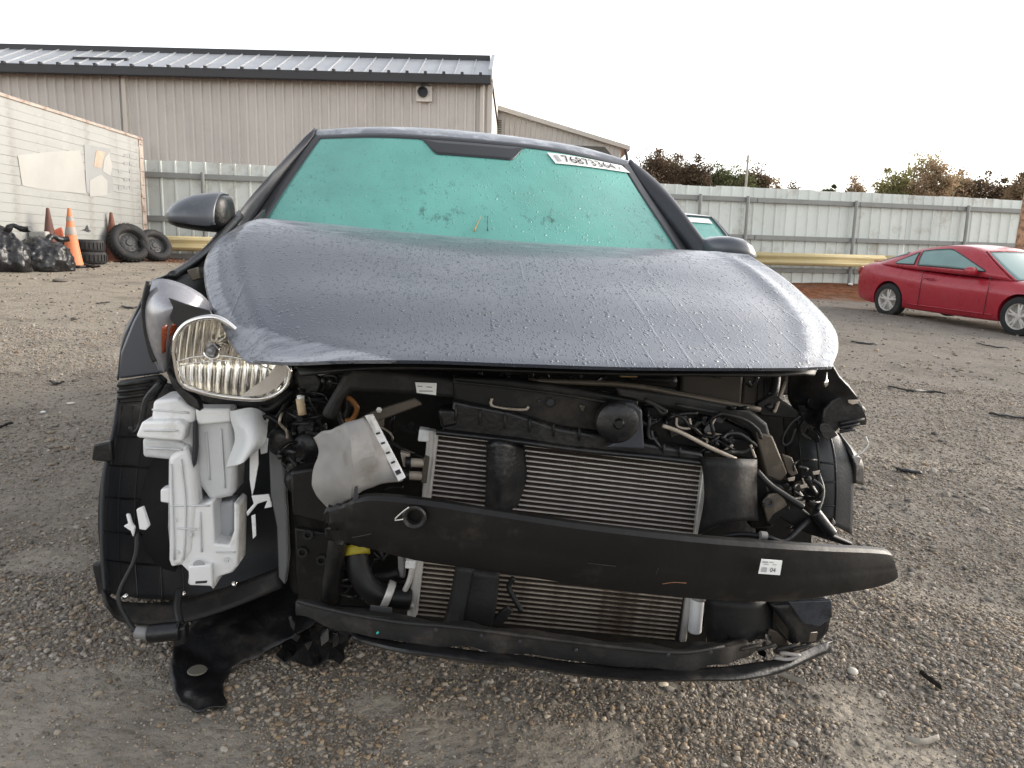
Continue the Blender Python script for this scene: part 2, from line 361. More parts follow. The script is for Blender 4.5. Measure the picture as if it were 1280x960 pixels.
# ---- hood -------------------------------------------------------
rear = curve(pts([(298, 284, .90), (330, 275, .96), (420, 282, 1.02), (520, 293, 1.05), (640, 303, 1.06), (760, 310, 1.05), (850, 313, 1.02), (900, 316, .99), (935, 319, .95)], 0), 91)
front = curve(pts([(325, 450, .10), (365, 452, .05), (440, 450, .0), (540, 451, -.02), (650, 455, -.03), (780, 459, -.02), (900, 460, .02), (990, 460, .08), (1040, 458, .15)], 0), 91)
left = curve(pts([(298, 284, .90), (271, 303, .78), (256, 332, .62), (260, 372, .45), (274, 402, .32), (297, 432, .2), (325, 450, .10)], 0), 61)
right = curve(pts([(935, 319, .95), (975, 345, .82), (1005, 370, .70), (1030, 395, .56), (1044, 415, .42), (1047, 437, .28), (1040, 458, .15)], 0), 61)
rows = []
for j in range(61):
    v = j/60; row = []
    for i in range(91):
        u = i/90
        p = (1-v)*rear[i]+v*front[i]+(1-u)*left[j]+u*right[j]-((1-u)*(1-v)*rear[0]+u*(1-v)*rear[-1]+(1-u)*v*front[0]+u*v*front[-1])
        bul = .055*(math.sin(math.pi*u)**.8)*math.sin(math.pi*v**.8)**1.0
        p = p.copy(); p[2] += bul
        for uc in (.855+.055*v, .13-.03*v): p[2] += (.011*math.exp(-((u-uc)/.028)**2))*math.sin(math.pi*min(1, v*1.02))**.4
        k = sstep(0, .22, .30-(u*.75+(1-v)*.9))                    # corner bent by the blow
        p[2] -= .016*float(k)*(1-float(sstep(.93, 1, v)))
        p[1] -= .010*float(k)
        p[2] += .004*mnoise.noise(Vector((u*5, v*4, 3)))*math.sin(math.pi*u)*math.sin(math.pi*v)
        row.append(p)
    rows.append(row)
# folded lip along the front
lip1 = [p+np.array([0, .004, -.004]) for p in rows[-1]]; lip2 = [p+np.array([0, .022, -.007]) for p in rows[-1]]
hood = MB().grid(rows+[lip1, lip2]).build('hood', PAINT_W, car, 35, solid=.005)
dew_sheen_v = []  # frost plus reflections painted as paler colour on flanks and bent corner
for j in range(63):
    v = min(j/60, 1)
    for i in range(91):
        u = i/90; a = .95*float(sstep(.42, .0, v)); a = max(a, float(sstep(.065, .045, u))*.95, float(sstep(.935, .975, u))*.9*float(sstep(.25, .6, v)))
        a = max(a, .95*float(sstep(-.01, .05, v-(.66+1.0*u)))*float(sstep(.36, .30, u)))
        a = max(a, .8*float(sstep(.022, .004, abs(u-(.855+.055*v)))))  # bright reflection along the right crease, painted into the colour
        dew_sheen_v.append(a)
da = hood.data.attributes.new('dew_sheen', 'FLOAT', 'POINT'); da.data.foreach_set('value', dew_sheen_v)
under = [[p+np.array([0, .02, -.035]) for p in r[14:-3:3]] for r in rows[3:-2:3]]
MB().grid(under).build('hood_inner_frame', BLKM, hood, 60, solid=.006)
dz = L(1032, 478, .16); MB().lathe([(.001, .022), (.0015, .010), (.005, .004), (.0055, -.004), (.003, -.009), (0, -.010)], 12, dz).build('hanging_clip', CHROME, hood, 180)

# ---- windshield ------------------------------------------------
WS = [[(306, 290, 1.20), (450, 297, 1.12), (590, 304, 1.09), (730, 312, 1.12), (868, 322, 1.20)],
      [(329, 255, 1.34), (456, 258, 1.25), (591, 264, 1.22), (722, 273, 1.25), (842, 286, 1.34)],
      [(362, 210, 1.52), (467, 211, 1.43), (591, 218, 1.40), (708, 229, 1.43), (812, 244, 1.52)],
      [(393, 170, 1.68), (480, 168, 1.60), (592, 175, 1.57), (694, 186, 1.60), (787, 206, 1.68)]]
NU, NV = 121, 73
wsg = patch(WS, NU, NV)
glass, frit = MB(), MB()
def is_frit(u, v):
    e = .0365
    if u < e or u > 1-e or v > .955: return True
    return False
idx = [[j*NU+i for i in range(NU)] for j in range(NV)]
allv = [p for r in wsg for p in r]; gf, ff = [], []
for j in range(NV-1):
    for i in range(NU-1):
        q = (idx[j][i], idx[j][i+1], idx[j+1][i+1], idx[j+1][i])
        (ff if is_frit((i+.5)/(NU-1), (j+.5)/(NV-1)) else gf).append(q)
def sub_mesh(fs):
    used = sorted({i for q in fs for i in q}); mp = {k: n for n, k in enumerate(used)}
    return MB().add([allv[k] for k in used], [tuple(mp[i] for i in q) for q in fs])
ws = sub_mesh(gf).build('windshield', FOG, car, 60, solid=.005)
sub_mesh(ff).build('black_border', FRIT, ws, 60, solid=.007)
def wsp(u, v, lift=.006):
    v = max(v, 0); j = min(int(v*(NV-1)), NV-2); i = min(int(u*(NU-1)), NU-2); a = u*(NU-1)-i; b = v*(NV-1)-j
    p = (wsg[j][i]*(1-a)+wsg[j][i+1]*a)*(1-b)+(wsg[j+1][i]*(1-a)+wsg[j+1][i+1]*a)*b
    n = nrm(np.cross(wsg[j][i+1]-wsg[j][i], wsg[j+1][i]-wsg[j][i])); n = n if n[1] < 0 else -n
    return p+n*lift
# lot number sticker
def on_ws(px, py):                                              # nearest surface point seen at a photo pixel
    best = None
    for j in range(NV):
        for i in range(NU):
            w_ = CM.T@wsg[j][i]+CO-CAM; z = w_@f_; q = (640+F*(w_@r_)/z-px)**2+(480-F*(w_@u_)/z-py)**2
            if best is None or q < best[0]: best = (q, i/(NU-1), j/(NV-1))
    return best[1:]
cs = [on_ws(*p) for p in [(684, 192), (776, 209), (786, 218), (695, 205)]]
def bil(s, t): return [(cs[3][k]*(1-s)+cs[2][k]*s)*(1-t)+(cs[0][k]*(1-s)+cs[1][k]*s)*t for k in (0, 1)]
rowsS = [[wsp(*bil(i/12, j/3), .007) for i in range(13)] for j in range(4)]
st = MB().grid(rowsS).build('lot_sticker', PAPER, ws, None, solid=.0015)
me = text_mesh('76873364'); co = np.array([v.co for v in me.vertices]); mn, mx_ = co.min(0), co.max(0)
for v in me.vertices:
    s = (v.co.x-mn[0])/(mx_[0]-mn[0]); t = (v.co.y-mn[1])/(mx_[1]-mn[1]); v.co = wsp(*bil(.145+s*.69, .16+t*.68), .0105)
link('lot_number', me, INK, st)
me = text_mesh('X'); co = np.array([v.co for v in me.vertices]); mn, mx_ = co.min(0), co.max(0)
for v in me.vertices:
    s = (v.co.x-mn[0])/(mx_[0]-mn[0]); t = (v.co.y-mn[1])/(mx_[1]-mn[1]); v.co = wsp(*bil(.865+s*.05, .16+t*.4), .0105)
link('small_letter', me, INK, st)
MB().grid([[wsp(*bil(.05+i*.05, .18+j*.6), .0105) for i in range(2)] for j in range(2)]).build('grey_block', INKG, st)
# dark sensor patch at the top middle
spg = []
for i in range(61):
    u = .355+.30*i/60; d = min(u-.355, .655-u); lim = .002+.135*float(sstep(0, .055, d)); spg.append([wsp(u, .958-lim*q/5, .0045) for q in range(6)])
MB().grid(spg).build('sensor_patch', FRIT, ws, 60, solid=.001)
P = [wsp(.518-k*.0028, .26-.03*k, .008) for k in range(6)]
MB().tube(P, [.001, .0008, .0014, .001, .0022, .0026], 6).build('orange_drip', mat('orange_drip', (.45, .22, .05), .4), ws, 180)
P = [wsp(.534, .27-.03*k, .008) for k in range(6)]
MB().tube(P, [.0016, .0006, .0015, .0006, .0016, .002], 6).build('dark_drip', mat('dark_drip', (.03, .07, .06), .4), ws, 180)

# ---- roof, pillars, sides ---------------------------------------
top = wsg[-1]
sil = curve(pts([(397, 165, 1.78), (450, 161, 1.80), (520, 161, 1.82), (600, 167, 1.84), (690, 179, 1.82), (740, 189, 1.80), (785, 204, 1.78)], 0), NU)
lipr = [.55*t+.45*s+np.array([0, -.02, .004]) for t, s in zip(top, sil)]
rr = [[p+np.array([0, .006, -.004]) for p in top], lipr, sil]
for (y, k, dz_) in ((2.1, 1.02, .012), (2.5, 1.03, .010), (2.9, 1.01, -.02), (3.3, .96, -.075), (3.55, .9, -.13)):
    rr.append([np.array([-.06+(p[0]+.06)*k, y+(p[1]-1.83), p[2]+dz_]) for p in sil])
cols = [[r[i] for r in rr] for i in range(NU)]
rg = [[cr(cols[i], j/27) for i in range(0, NU, 2)] for j in range(28)]
FROST = mat('frosted_grey_paint', (.12, .13, .15), .4, .2, .2, 10, coat=.3, c2=(.36, .38, .41), c2amt=.5, c2scale=11)
roof = MB().grid(rg).build('roof', FROST, car, 50, solid=.01)
for s, E in ((-1, [(283, 304, 1.14), (302, 263, 1.22), (345, 213, 1.50), (388, 168, 1.74), (398, 163, 1.80)]), (1, [(897, 325, 1.14), (868, 285, 1.30), (832, 238, 1.55), (800, 210, 1.74), (784, 203, 1.80)])):
    inner = [wsg[int(k*(NV-1)/20)][0 if s < 0 else NU-1]+np.array([0, -.004, 0]) for k in range(21)]
    outer = curve(pts(E, 0), 21)
    mid = [(.45*a+.55*b)+np.array([0, -.03, .012]) for a, b in zip(inner, outer)]
    back = [p+np.array([s*.012, .09, -.01]) for p in outer]; back2 = [p+np.array([-s*.03, .13, -.01]) for p in outer]
    g = [[cr([a, b, c, d, e], k/12) for k in range(13)] for a, b, c, d, e in zip(inner, mid, outer, back, back2)]
    MB().grid(g).build('windshield_pillar', mat('dark_grey_paint', (.026, .028, .034), .42, .1, .15, 5, c2=(.05, .053, .06), c2amt=.3), car, 60, solid=.006)
DG = mat('dark_side_glass', (.02, .05, .048), .12, 0, .2, 4, coat=.5)
for s in (-1, 1):
    xm = -.05
    def sx(x): return xm+s*x
    body = []
    for y, xo, zb in ((.98, .80, .93), (1.3, .83, .955), (2.0, .845, .985), (2.7, .84, 1.0), (3.3, .82, 1.01), (3.75, .76, 1.0), (3.95, .60, .96)):
        body.append([np.array([sx(xo-.03), y, zb]), np.array([sx(xo), y, zb-.05]), np.array([sx(xo+.012), y, .70]), np.array([sx(xo), y, .45]), np.array([sx(xo-.02), y, .26]), np.array([sx(xo-.08), y, .19])])
    cl_ = [curve(r, 15) for r in body]
    MB().grid([[cr([c[i] for c in cl_], j/40) for i in range(15)] for j in range(41)]).build('body_side', PAINT, car, 60, solid=.01)
    edge = [r[0] if s < 0 else r[-1] for r in rg]
    for nm, ya, yb in (('front_side_window', 1.42, 2.12), ('rear_side_window', 2.2, 3.0)):
        g = []
        for k in range(9):
            y = ya+(yb-ya)*k/8; e = min(edge, key=lambda p: abs(p[1]-y)); bz = .955+.03*(y-1.3)
            lo_ = np.array([sx(.80), y, bz]); hi = np.array([e[0]+s*.01, y, e[2]-.03]); 
            if y < 1.75: hi = lo_+(hi-lo_)*max(.1, (y-1.1)/.65)
            g.append([lo_+(hi-lo_)*q/5+np.array([s*.02*math.sin(math.pi*q/5), 0, 0]) for q in range(6)])
        MB().grid(g).build(nm, DG, car, 60, solid=.006)
    for y in (1.28, 2.16, 3.02):
        g = []
        for k in range(9):
            z = .24+.70*k/8; g.append(np.array([sx(.848+.012*math.sin(k/8*3)), y, z]))
        MB().tube(g, .004, 6).build('door_seam', FRIT, car, 180)
    for y in (1.98, 2.84): MB().tube(curve([(sx(.85), y, .82), (sx(.885), y+.03, .825), (sx(.885), y+.13, .825), (sx(.85), y+.16, .82)], 12), .011, 8).build('door_handle', PAINT, car, 180)
MB().grid([[np.array([-.05+x, 3.5+.25*k, 1.30-.30*k-.03*abs(x)]) for x in np.linspace(-.58-.1*k, .58+.1*k, 9)] for k in (0, .5, 1)]).build('rear_window', DG, car, 60, solid=.006)
MB().grid([[np.array([-.05+x, 3.78+.2*k-.12*abs(x), 1.0-.75*k+.05*math.sin(k*3)]) for x in np.linspace(-.78, .78, 9)] for k in np.linspace(0, 1, 7)]).build('tailgate', PAINT, car, 60, solid=.01)
MB().grid([[np.array([-.05+x, 1.10+.08*k+.10*abs(x)**2, .975+.02*k]) for x in np.linspace(-.78, .78, 21)] for k in (0, 1)]).build('cowl_panel', BLK, car, 60, solid=.02)
MB().box((-.75, .95, .2), (.68, 1.0, .93)).build('firewall', BLKM, car)
plate_px = [(415, 758), (880, 785), (885, 822), (415, 792)]
MB().prism([L(x, y, .33) for x, y in plate_px], (0, .01, 0)).build('lower_shroud', BLK, car)
MB().box((-.80, 1.0, .17), (.72, 3.85, .24)).build('floor_pan', BLKM, car)
def wheel(name, parent, c, R=.30, wdt=.19, side=1, rim_mt=ALU, spokes=5):
    h = wdt/2; e = MB().lathe([(R*.66, -h), (R*.80, -h*1.04), (R*.95, -h*.92), (R, -h*.55), (R, h*.55), (R*.95, h*.92), (R*.80, h*1.04), (R*.66, h), (R*.62, h*.6), (R*.62, -h*.6), (R*.66, -h)], 40, c, 'x')
    ty = e.build('tyre', TYRE, parent, 50)
    rm = MB().lathe([(R*.66, h*.95*side), (R*.63, h*.86*side), (R*.60, h*.3*side), (R*.58, -h*.2*side), (.0, -h*.2*side)], 40, c, 'x').build('rim', rim_mt, parent, 40)
    for k in range(spokes):
        a = 2*math.pi*k/spokes+.3; mb = MB()
        for da in (-.16, .16):
            ca, sa = math.cos(a+da), math.sin(a+da); ci, si = math.cos(a+da*.3), math.sin(a+da*.3)
            tx, tz = -sa, ca; wd = R*.062
            P = [(c[0]+h*.78*side, c[1]+ci*R*.1-tx*wd, c[2]+si*R*.1-tz*wd), (c[0]+h*.78*side, c[1]+ci*R*.1+tx*wd, c[2]+si*R*.1+tz*wd), (c[0]+h*.72*side, c[1]+ca*R*.62+tx*wd*.8, c[2]+sa*R*.62+tz*wd*.8), (c[0]+h*.72*side, c[1]+ca*R*.62-tx*wd*.8, c[2]+sa*R*.62-tz*wd*.8)]
            mb.prism(P, (-.018*side, 0, 0))
        mb.build('spoke', rim_mt, rm, None, .004)
    MB().lathe([(R*.16, h*.70*side), (R*.14, h*.84*side), (0, h*.86*side)], 20, c, 'x').build('hub_cap', rim_mt, rm, 40)
    return ty
for sx_, yy in ((-.80, .74), (.70, .74), (-.80, 3.2), (.70, 3.2)): wheel('wheel', car, (sx_, yy, .30), .295, .185, -1 if sx_ < 0 else 1)

# ---- mirrors ----------------------------------------------------
def blob(prof, n=28):
    """closed loft through elliptical-ish sections: list of (centre, half a vector, half b vector, squareness)"""
    rows = []
    for c, A, B, sq in prof:
        c, A, B = map(lambda q: np.array(q, float), (c, A, B)); r = []
        for k in range(n):
            t = 2*math.pi*k/n; ct, st_ = math.cos(t), math.sin(t)
            r.append(c+A*math.copysign(abs(ct)**sq, ct)+B*math.copysign(abs(st_)**sq, st_))
        rows.append(r)
    mb = MB().grid(rows, close=True); k = len(mb.v)
    mb.add([prof[0][0], prof[-1][0]], [])
    mb.f += [(k, (i+1) % n, i) for i in range(n)]; base = (len(prof)-1)*n
    mb.f += [(k+1, base+i, base+(i+1) % n) for i in range(n)]
    return mb
def mirror(P, y, mt):
    """P: outline sections from tip to root in photo pixels (x, top, bottom)"""
    pr = []
    for k, (x, t, b, th) in enumerate(P):
        a1, a2 = L(x, t, y), L(x, b, y); c = (a1+a2)/2; pr.append((c+np.array([0, .03*(k/len(P)), 0]), (a1-a2)/2, (0, th, 0), .62))
    return blob(pr)
mo = mirror([(212, 267, 274, .02), (217, 258, 281, .05), (228, 251, 285, .075), (245, 245, 288, .085), (262, 243, 290, .085), (276, 242, 291, .075), (283, 246, 290, .06), (286, 255, 284, .04)], 1.08, BLK).build('door_mirror', BLK, car, 180)
capg = []
for k, (x, t, b, th) in enumerate([(214, 263, 271, .045), (219, 257, 274, .065), (230, 250, 276.5, .088), (246, 244.5, 279, .097), (262, 242.5, 281, .099), (272, 242.0, 281.5, .094), (279, 243.0, 280, .085)]):
    c = (L(x, t, 1.08)+L(x, b, 1.08))/2; hgt = (L(x, t, 1.08)-L(x, b, 1.08))
    capg.append([L(x, b, 1.08)+np.array([0, -th, 0])*.86, L(x, b-1.5, 1.08)+np.array([0, -th, 0]), L(x, (b+t)/2+1, 1.08)+np.array([0, -th*.97, 0]), L(x, t+(b-t)*.15, 1.08)+np.array([0, -th*.60, 0]), L(x, t-.6, 1.08)+np.array([0, -th*.1, 0]), L(x, t-.2, 1.08)+np.array([0, th*.7, 0])])
cg = [curve(r, 14) for r in capg]
MB().grid([[cr([c[i] for c in cg], j/20) for i in range(14)] for j in range(21)]).build('mirror_cap', PAINT, mo, 60, solid=.004)
hose('mirror_arm', [(278, 284, 1.08), (296, 290, 1.12)], 1.1, .022, BLK, mo, k=6)
mo2 = mirror([(943, 317, 322, .02), (936, 306, 326, .05), (924, 298, 328, .08), (908, 295, 328, .09), (893, 296, 328, .085), (884, 299, 327, .06), (880, 305, 322, .04)], 1.16, PAINT).build('door_mirror', PAINT, car, 180)
# ---- fenders -----------------------------------------------------
FL = [[(300, 264, 1.20), (262, 305, .95), (225, 335, .75), (190, 350, .55), (180, 372, .46)],
      [(285, 276, 1.20), (248, 318, .97), (210, 348, .76), (178, 380, .58), (166, 400, .46)],
      [(280, 300, 1.20), (240, 335, 1.0), (200, 368, .8), (163, 405, .60), (152, 430, .44)],
      [(278, 345, 1.2), (238, 372, 1.02), (190, 410, .82), (155, 440, .62), (146, 474, .44)]]
MB().grid(crumple(patch(FL, 30, 14), .006, 5)).build('fender', PAINT, car, 60, solid=.004)
plate('fender_tip', [(180, 375), (184, 395), (196, 440), (207, 463), (198, 468), (147, 474), (150, 440), (165, 402)], .42, .02, PAINT, bevel=.006)
FR = [[(930, 322, 1.15), (985, 362, .9), (1020, 400, .7), (1034, 425, .58)], [(932, 345, 1.15), (988, 390, .9), (1024, 425, .7), (1036, 445, .58)], [(930, 380, 1.15), (985, 430, .9), (1022, 450, .7), (1034, 460, .58)]]
MB().grid(patch(FR, 24, 10)).build('fender', PAINT, car, 60, solid=.004)
hose('fender_edge_seal', [(300, 270, 1.15), (268, 305, .92), (240, 330, .75), (215, 345, .62)], 1, .012, BLK)
MB().grid(patch([[(330, 262, 1.16), (275, 318, .8), (238, 342, .68), (205, 352, .6)], [(330, 330, 1.1), (290, 350, .8), (262, 378, .62), (232, 378, .55)]], 16, 6)).build('inner_fender_panel', BLKM, car, 60, solid=.01)
plate('hinge_bracket', [(233, 338), (246, 334), (252, 348), (240, 352)], .6, .02, BRASS, bevel=.003)

# ---- headlight ---------------------------------------------------
hl = MB().prism(pts([(206, 462), (212, 418), (226, 398), (262, 388), (300, 410), (350, 452), (378, 455), (384, 490), (352, 512), (280, 512), (232, 500), (215, 484)], .365), (0, .05, 0)).build('headlight', BLK, car, None, .008)
OUT = [(218, 440), (222, 418), (238, 402), (268, 397), (292, 410), (312, 432), (335, 450), (358, 456), (362, 472), (352, 488), (328, 498), (285, 496), (246, 488), (226, 476)]
oc = [np.array(p, float) for p in OUT]; cen = np.array([285., 452.])
ring = [cr(oc+[oc[0]], k/96) for k in range(96)]
def face_pt(q, y): return L(q[0], q[1], y)
def inside(q, poly):
    c = False; j = len(poly)-1
    for i in range(len(poly)):
        if (poly[i][1] > q[1]) != (poly[j][1] > q[1]) and q[0] < (poly[j][0]-poly[i][0])*(q[1]-poly[i][1])/(poly[j][1]-poly[i][1])+poly[i][0]: c = not c
        j = i
    return c
RX, RY = np.arange(212, 368, .9), np.arange(392, 504, 3.0); mbr = MB(); vid = {}
def rdepth(x, y):
    k = min(1.0, math.hypot((x-280)/85, (y-450)/56)); fw = 9.2 if y < 452 else 10.5
    ph = ((x+(y-450)*.10) % fw)/fw-.5; fl = .0085*math.sqrt(max(0, 1-(2*ph)**2))
    return .268+.075*(1-k*k)-fl*(1 if x < 350 else .2)
for ix in range(len(RX)-1):
    for iy in range(len(RY)-1):
        if not inside((RX[ix]+.45, RY[iy]+1.5), ring): continue
        q = []
        for dx_, dy_ in ((0, 0), (1, 0), (1, 1), (0, 1)):
            kk = (ix+dx_, iy+dy_)
            if kk not in vid: vid[kk] = len(mbr.v); mbr.v.append(tuple(face_pt((RX[kk[0]], RY[kk[1]]), rdepth(RX[kk[0]], RY[kk[1]]))))
            q.append(vid[kk])
        mbr.f.append(tuple(q))
mbr.build('reflector', REFL, hl, 50)
MB().tube([face_pt(ring[i % 96], .262) for i in range(97)], .0065, 8, False).build('chrome_bezel', CHROME, hl, 180)
low = [cr([np.array(p, float) for p in [(217, 452), (226, 478), (247, 489), (286, 497), (329, 499), (354, 488), (363, 470)]], k/40) for k in range(41)]
inn = [cen+(q-cen)*.86 for q in low]
MB().grid([[face_pt(q, .255) for q in low], [face_pt(cen+(q-cen)*.94, .262) for q in low], [face_pt(q, .285) for q in inn]]).build('lower_trim', CHROME, hl, 60)
wide = [cr([np.array(p, float) for p in [(300, 496), (330, 492), (352, 478), (360, 458), (348, 454), (334, 470), (312, 486)]], k/30) for k in range(31)]
MB().prism([face_pt(q, .258) for q in wide], (0, .004, 0)).build('side_trim', mat('satin_trim', (.62, .60, .57), .25, .8, .08, 8), hl)
bc = L(266, 438, .27)
MB().lathe([(.019, .05), (.019, .0), (.016, -.006), (.012, -.004), (.012, .01), (0, .01)], 24, bc, 'y').build('bulb_ring', CHROME, hl, 40)
MB().lathe([(.010, .03), (.010, -.01), (.006, -.016), (0, -.017)], 16, bc, 'y').build('bulb_cap', mat('bulb_grey', (.25, .25, .26), .3, .6), hl, 40)
hose('divider_line', [(222, 452), (250, 445), (290, 446), (340, 462)], .275, .0018, CHROME, hl, 6)
hose('divider_line', [(222, 458), (252, 452), (292, 450)], .275, .0015, CHROME, hl, 6)
for x in range(290, 352, 9): hose('lens_rib', [(x, 447+(x-290)*.2), (x+2, 484-(x-290)*.15)], .275, .0013, CHROME, hl, 6, 4)
LP = []
for j in range(5):
    k = j/4; LP.append([face_pt(cen+(ring[i]-cen)*(1-k*.98), .252-.03*(1-(1-k)**2)) for i in range(0, 96, 2)])
MB().grid(LP, close=True).build('clear_lens', LENS, hl, 180)
lensg = (patch([[(186, 352, .34), (205, 349, .33), (232, 357, .33), (256, 372, .35), (270, 392, .40)], [(180, 380, .32), (196, 376, .29), (215, 381, .28), (238, 388, .30), (258, 398, .34)], [(181, 410, .32), (191, 410, .29), (205, 404, .28), (216, 402, .30), (230, 402, .33)], [(188, 440, .33), (196, 442, .30), (204, 440, .30), (209, 436, .31), (213, 430, .33)], [(200, 466, .34), (204, 466, .33), (207, 464, .33), (209, 460, .33), (211, 455, .34)]], 22, 22))
MB().grid(lensg).build('corner_lens', HAZY, hl, 70, solid=.003)
plate('dark_cavity', [(210, 372), (232, 380), (262, 388), (268, 398), (240, 402), (222, 410), (212, 398), (216, 384)], .275, .006, FRIT, hl, .002)
for i0, i1 in ((10, 14), (16, 20)): MB().grid([[p+np.array([0, -.004, 0]) for p in r[i0:i1+1]] for r in lensg[11:17]]).build('turn_signal', AMBER, hl, 60, solid=.002)
hose('lens_edge_seal', [(186, 352), (180, 380), (182, 410), (189, 440), (194, 452)], .315, .006, BLK, hl)
plate('headlight_bracket', [(206, 462), (216, 474), (246, 500), (250, 515), (234, 506), (215, 484)], .27, .03, BLK, hl, .005)
plate('torn_tab', [(368, 452), (418, 452), (423, 464), (400, 470), (376, 463)], .2, .006, HAZY, hl, .002)
plate('housing_ear', [(362, 462), (390, 458), (404, 478), (396, 498), (376, 492)], .28, .04, BLK, hl, .006)
hose('white_pin', [(375, 498, .24), (378, 518, .24)], .24, .009, mat('tan_pin', (.42, .32, .2), .5), hl, k=4)
MB().lathe([(.0, -.008), (.008, -.006), (.008, .006), (0, .008)], 10, L(376, 498, .24)).build('pin_head', WHT, hl, 180)

# ---- left wheel liner --------------------------------------------
LLP = [[(150, 476, .46), (180, 474, .50), (215, 480, .56), (270, 500, .60), (345, 520, .58)],
       [(142, 530, .38), (172, 530, .46), (215, 535, .55), (270, 545, .60), (348, 560, .58)],
       [(128, 600, .33), (160, 602, .43), (212, 605, .53), (270, 612, .58), (350, 620, .56)],
       [(126, 680, .30), (158, 684, .40), (212, 688, .50), (270, 690, .55), (352, 680, .54)],
       [(130, 740, .28), (162, 746, .37), (215, 748, .46), (275, 740, .50), (352, 715, .50)]]
lg = patch(LLP, 50, 40)
liner = MB().grid(lg).build('wheel_liner', LINER, car, 60, solid=.005)
for k in (3, 9, 15, 22, 28):
    MB().tube([r[k]+np.array([0, -.003, 0]) for r in lg[6:]], .0035, 6).build('rib', BLK, liner, 180)
for j in (12, 17, 22, 27, 32):
    MB().tube([p+np.array([0, -.003, 0]) for p in lg[j][1:34]], .0035, 6).build('rib', BLK, liner, 180)
LB = [[(128, 738, .27), (150, 752, .30), (215, 752, .36), (280, 735, .40), (352, 708, .42)], [(134, 758, .25), (156, 778, .27), (220, 780, .32), (285, 762, .36), (352, 735, .40)]]
MB().grid(patch(LB, 30, 5)).build('liner_lip', DUSTB, liner, 60, solid=.006)
plate('liner_tab', [(116, 556), (138, 552), (140, 578), (114, 576)], .34, .02, BLK, liner)
plate('liner_tab', [(114, 706), (132, 704), (136, 748), (122, 742)], .30, .02, DUSTB, liner)
for q in ((157, 745), (229, 742), (293, 730)): MB().lathe([(.007, .0), (.005, -.006), (0, -.008)], 10, L(*q, .30), 'y').build('clip', CHROME, liner, 180)
plate('fender_bracket', [(146, 478), (196, 470), (205, 478), (190, 502), (150, 505)], .40, .03, BLK)
for dy in (0, 8, 16): hose('bracket_bar', [(147, 482+dy), (190, 476+dy)], .39, .004, BLKM, k=4)
hose('wire_loop', [(200, 478), (182, 500), (176, 530), (168, 540), (163, 533)], .36, .006, BLK)
# ---- washer reservoir ---------------------------------------------
rs = MB()
rs.prism(pts([(206, 520), (244, 515), (246, 640), (240, 660), (250, 700), (232, 706), (222, 709), (212, 706), (208, 660), (209, 572)], .32), (0, .12, 0))
res = rs.build('washer_reservoir', WHT2, car, None, .012, seg=3)
plate('filler_block', [(191, 501), (222, 498), (243, 512), (242, 530), (188, 530)], .31, .10, WHT, res, .008, seg=3)
plate('side_flange', [(177, 527), (224, 526), (232, 534), (229, 552), (174, 548), (169, 546)], .285, .10, WHT, res, .006, seg=3)
plate('side_pocket', [(177, 548), (215, 549), (232, 556), (240, 574), (209, 575), (178, 572)], .31, .08, WHT2, res, .008, seg=3)
plate('left_wall', [(209, 572), (232, 556), (243, 590), (246, 630), (240, 690), (228, 708), (214, 708), (210, 640)], .295, .05, WHT, res, .012, seg=3)
plate('wall_notch', [(200, 612), (212, 610), (213, 630), (200, 628)], .31, .03, WHT, res, .004)
plate('mid_wall', [(244, 515), (290, 513), (292, 540), (296, 575), (294, 615), (288, 622), (262, 627), (244, 600)], .325, .08, WHT2, res, .012, seg=3)
plate('top_shelf', [(243, 511), (288, 511), (290, 528), (246, 532)], .312, .05, WHT, res, .006, seg=3)
plate('recess', [(268, 630), (292, 626), (292, 664), (284, 681), (266, 681)], .35, .05, mat('shadow_plastic', (.40, .41, .43), .4), res, .008)
plate('lower_wall', [(212, 632), (250, 632), (266, 626), (268, 680), (286, 682), (292, 664), (292, 628), (299, 632), (297, 708), (290, 716), (272, 722), (266, 738), (262, 732), (234, 731), (236, 716), (226, 706), (214, 709), (211, 700)], .30, .07, WHT, res, .010, seg=3)
plate('mount_lug', [(235, 708), (264, 706), (266, 736), (262, 733), (236, 732)], .285, .02, WHT, res, .004)
MB().lathe([(.014, -.001), (.012, -.003), (0, -.003)], 18, L(249, 707, .29), 'y').build('lug_hole', INKG, res, 40)
plate('slot', [(244, 727), (259, 726), (258, 729), (244, 730)], .283, .004, INK, res, .001)
plate('dark_gap', [(241, 528), (244, 528), (245, 560), (242, 585), (240, 578)], .30, .02, INK, res, .001)
fl_ = MB().grid(crumple(patch([[(288, 512, .30), (315, 510, .30), (336, 520, .33)], [(294, 545, .29), (318, 548, .25), (330, 552, .27)], [(281, 585, .28), (302, 580, .24), (310, 572, .26)]], 14, 14), .008, 14)).build('torn_flap', WHT2, car, None, solid=.004)
plate('torn_strip', [(312, 548), (322, 545), (323, 580), (318, 610), (315, 620), (312, 600)], .27, .004, WHT, fl_, .001)
plate('torn_strip', [(322, 545), (335, 548), (334, 566), (326, 568)], .285, .004, WHT2, fl_, .001)
plate('torn_hook', [(314, 620), (336, 618), (340, 634), (330, 636), (334, 626), (322, 630), (309, 646), (308, 640), (317, 630)], .29, .006, WHT, fl_, .002)
plate('torn_hook', [(314, 645), (319, 643), (320, 670), (316, 674)], .29, .004, WHT, fl_, .001)
plate('broken_clip', [(170, 637), (178, 634), (186, 658), (182, 663), (174, 662)], .28, .012, WHT, fl_, .002)
plate('broken_clip', [(157, 643), (161, 644), (164, 655), (168, 660), (166, 672), (163, 664), (154, 658), (160, 655)], .28, .010, WHT, fl_, .002)
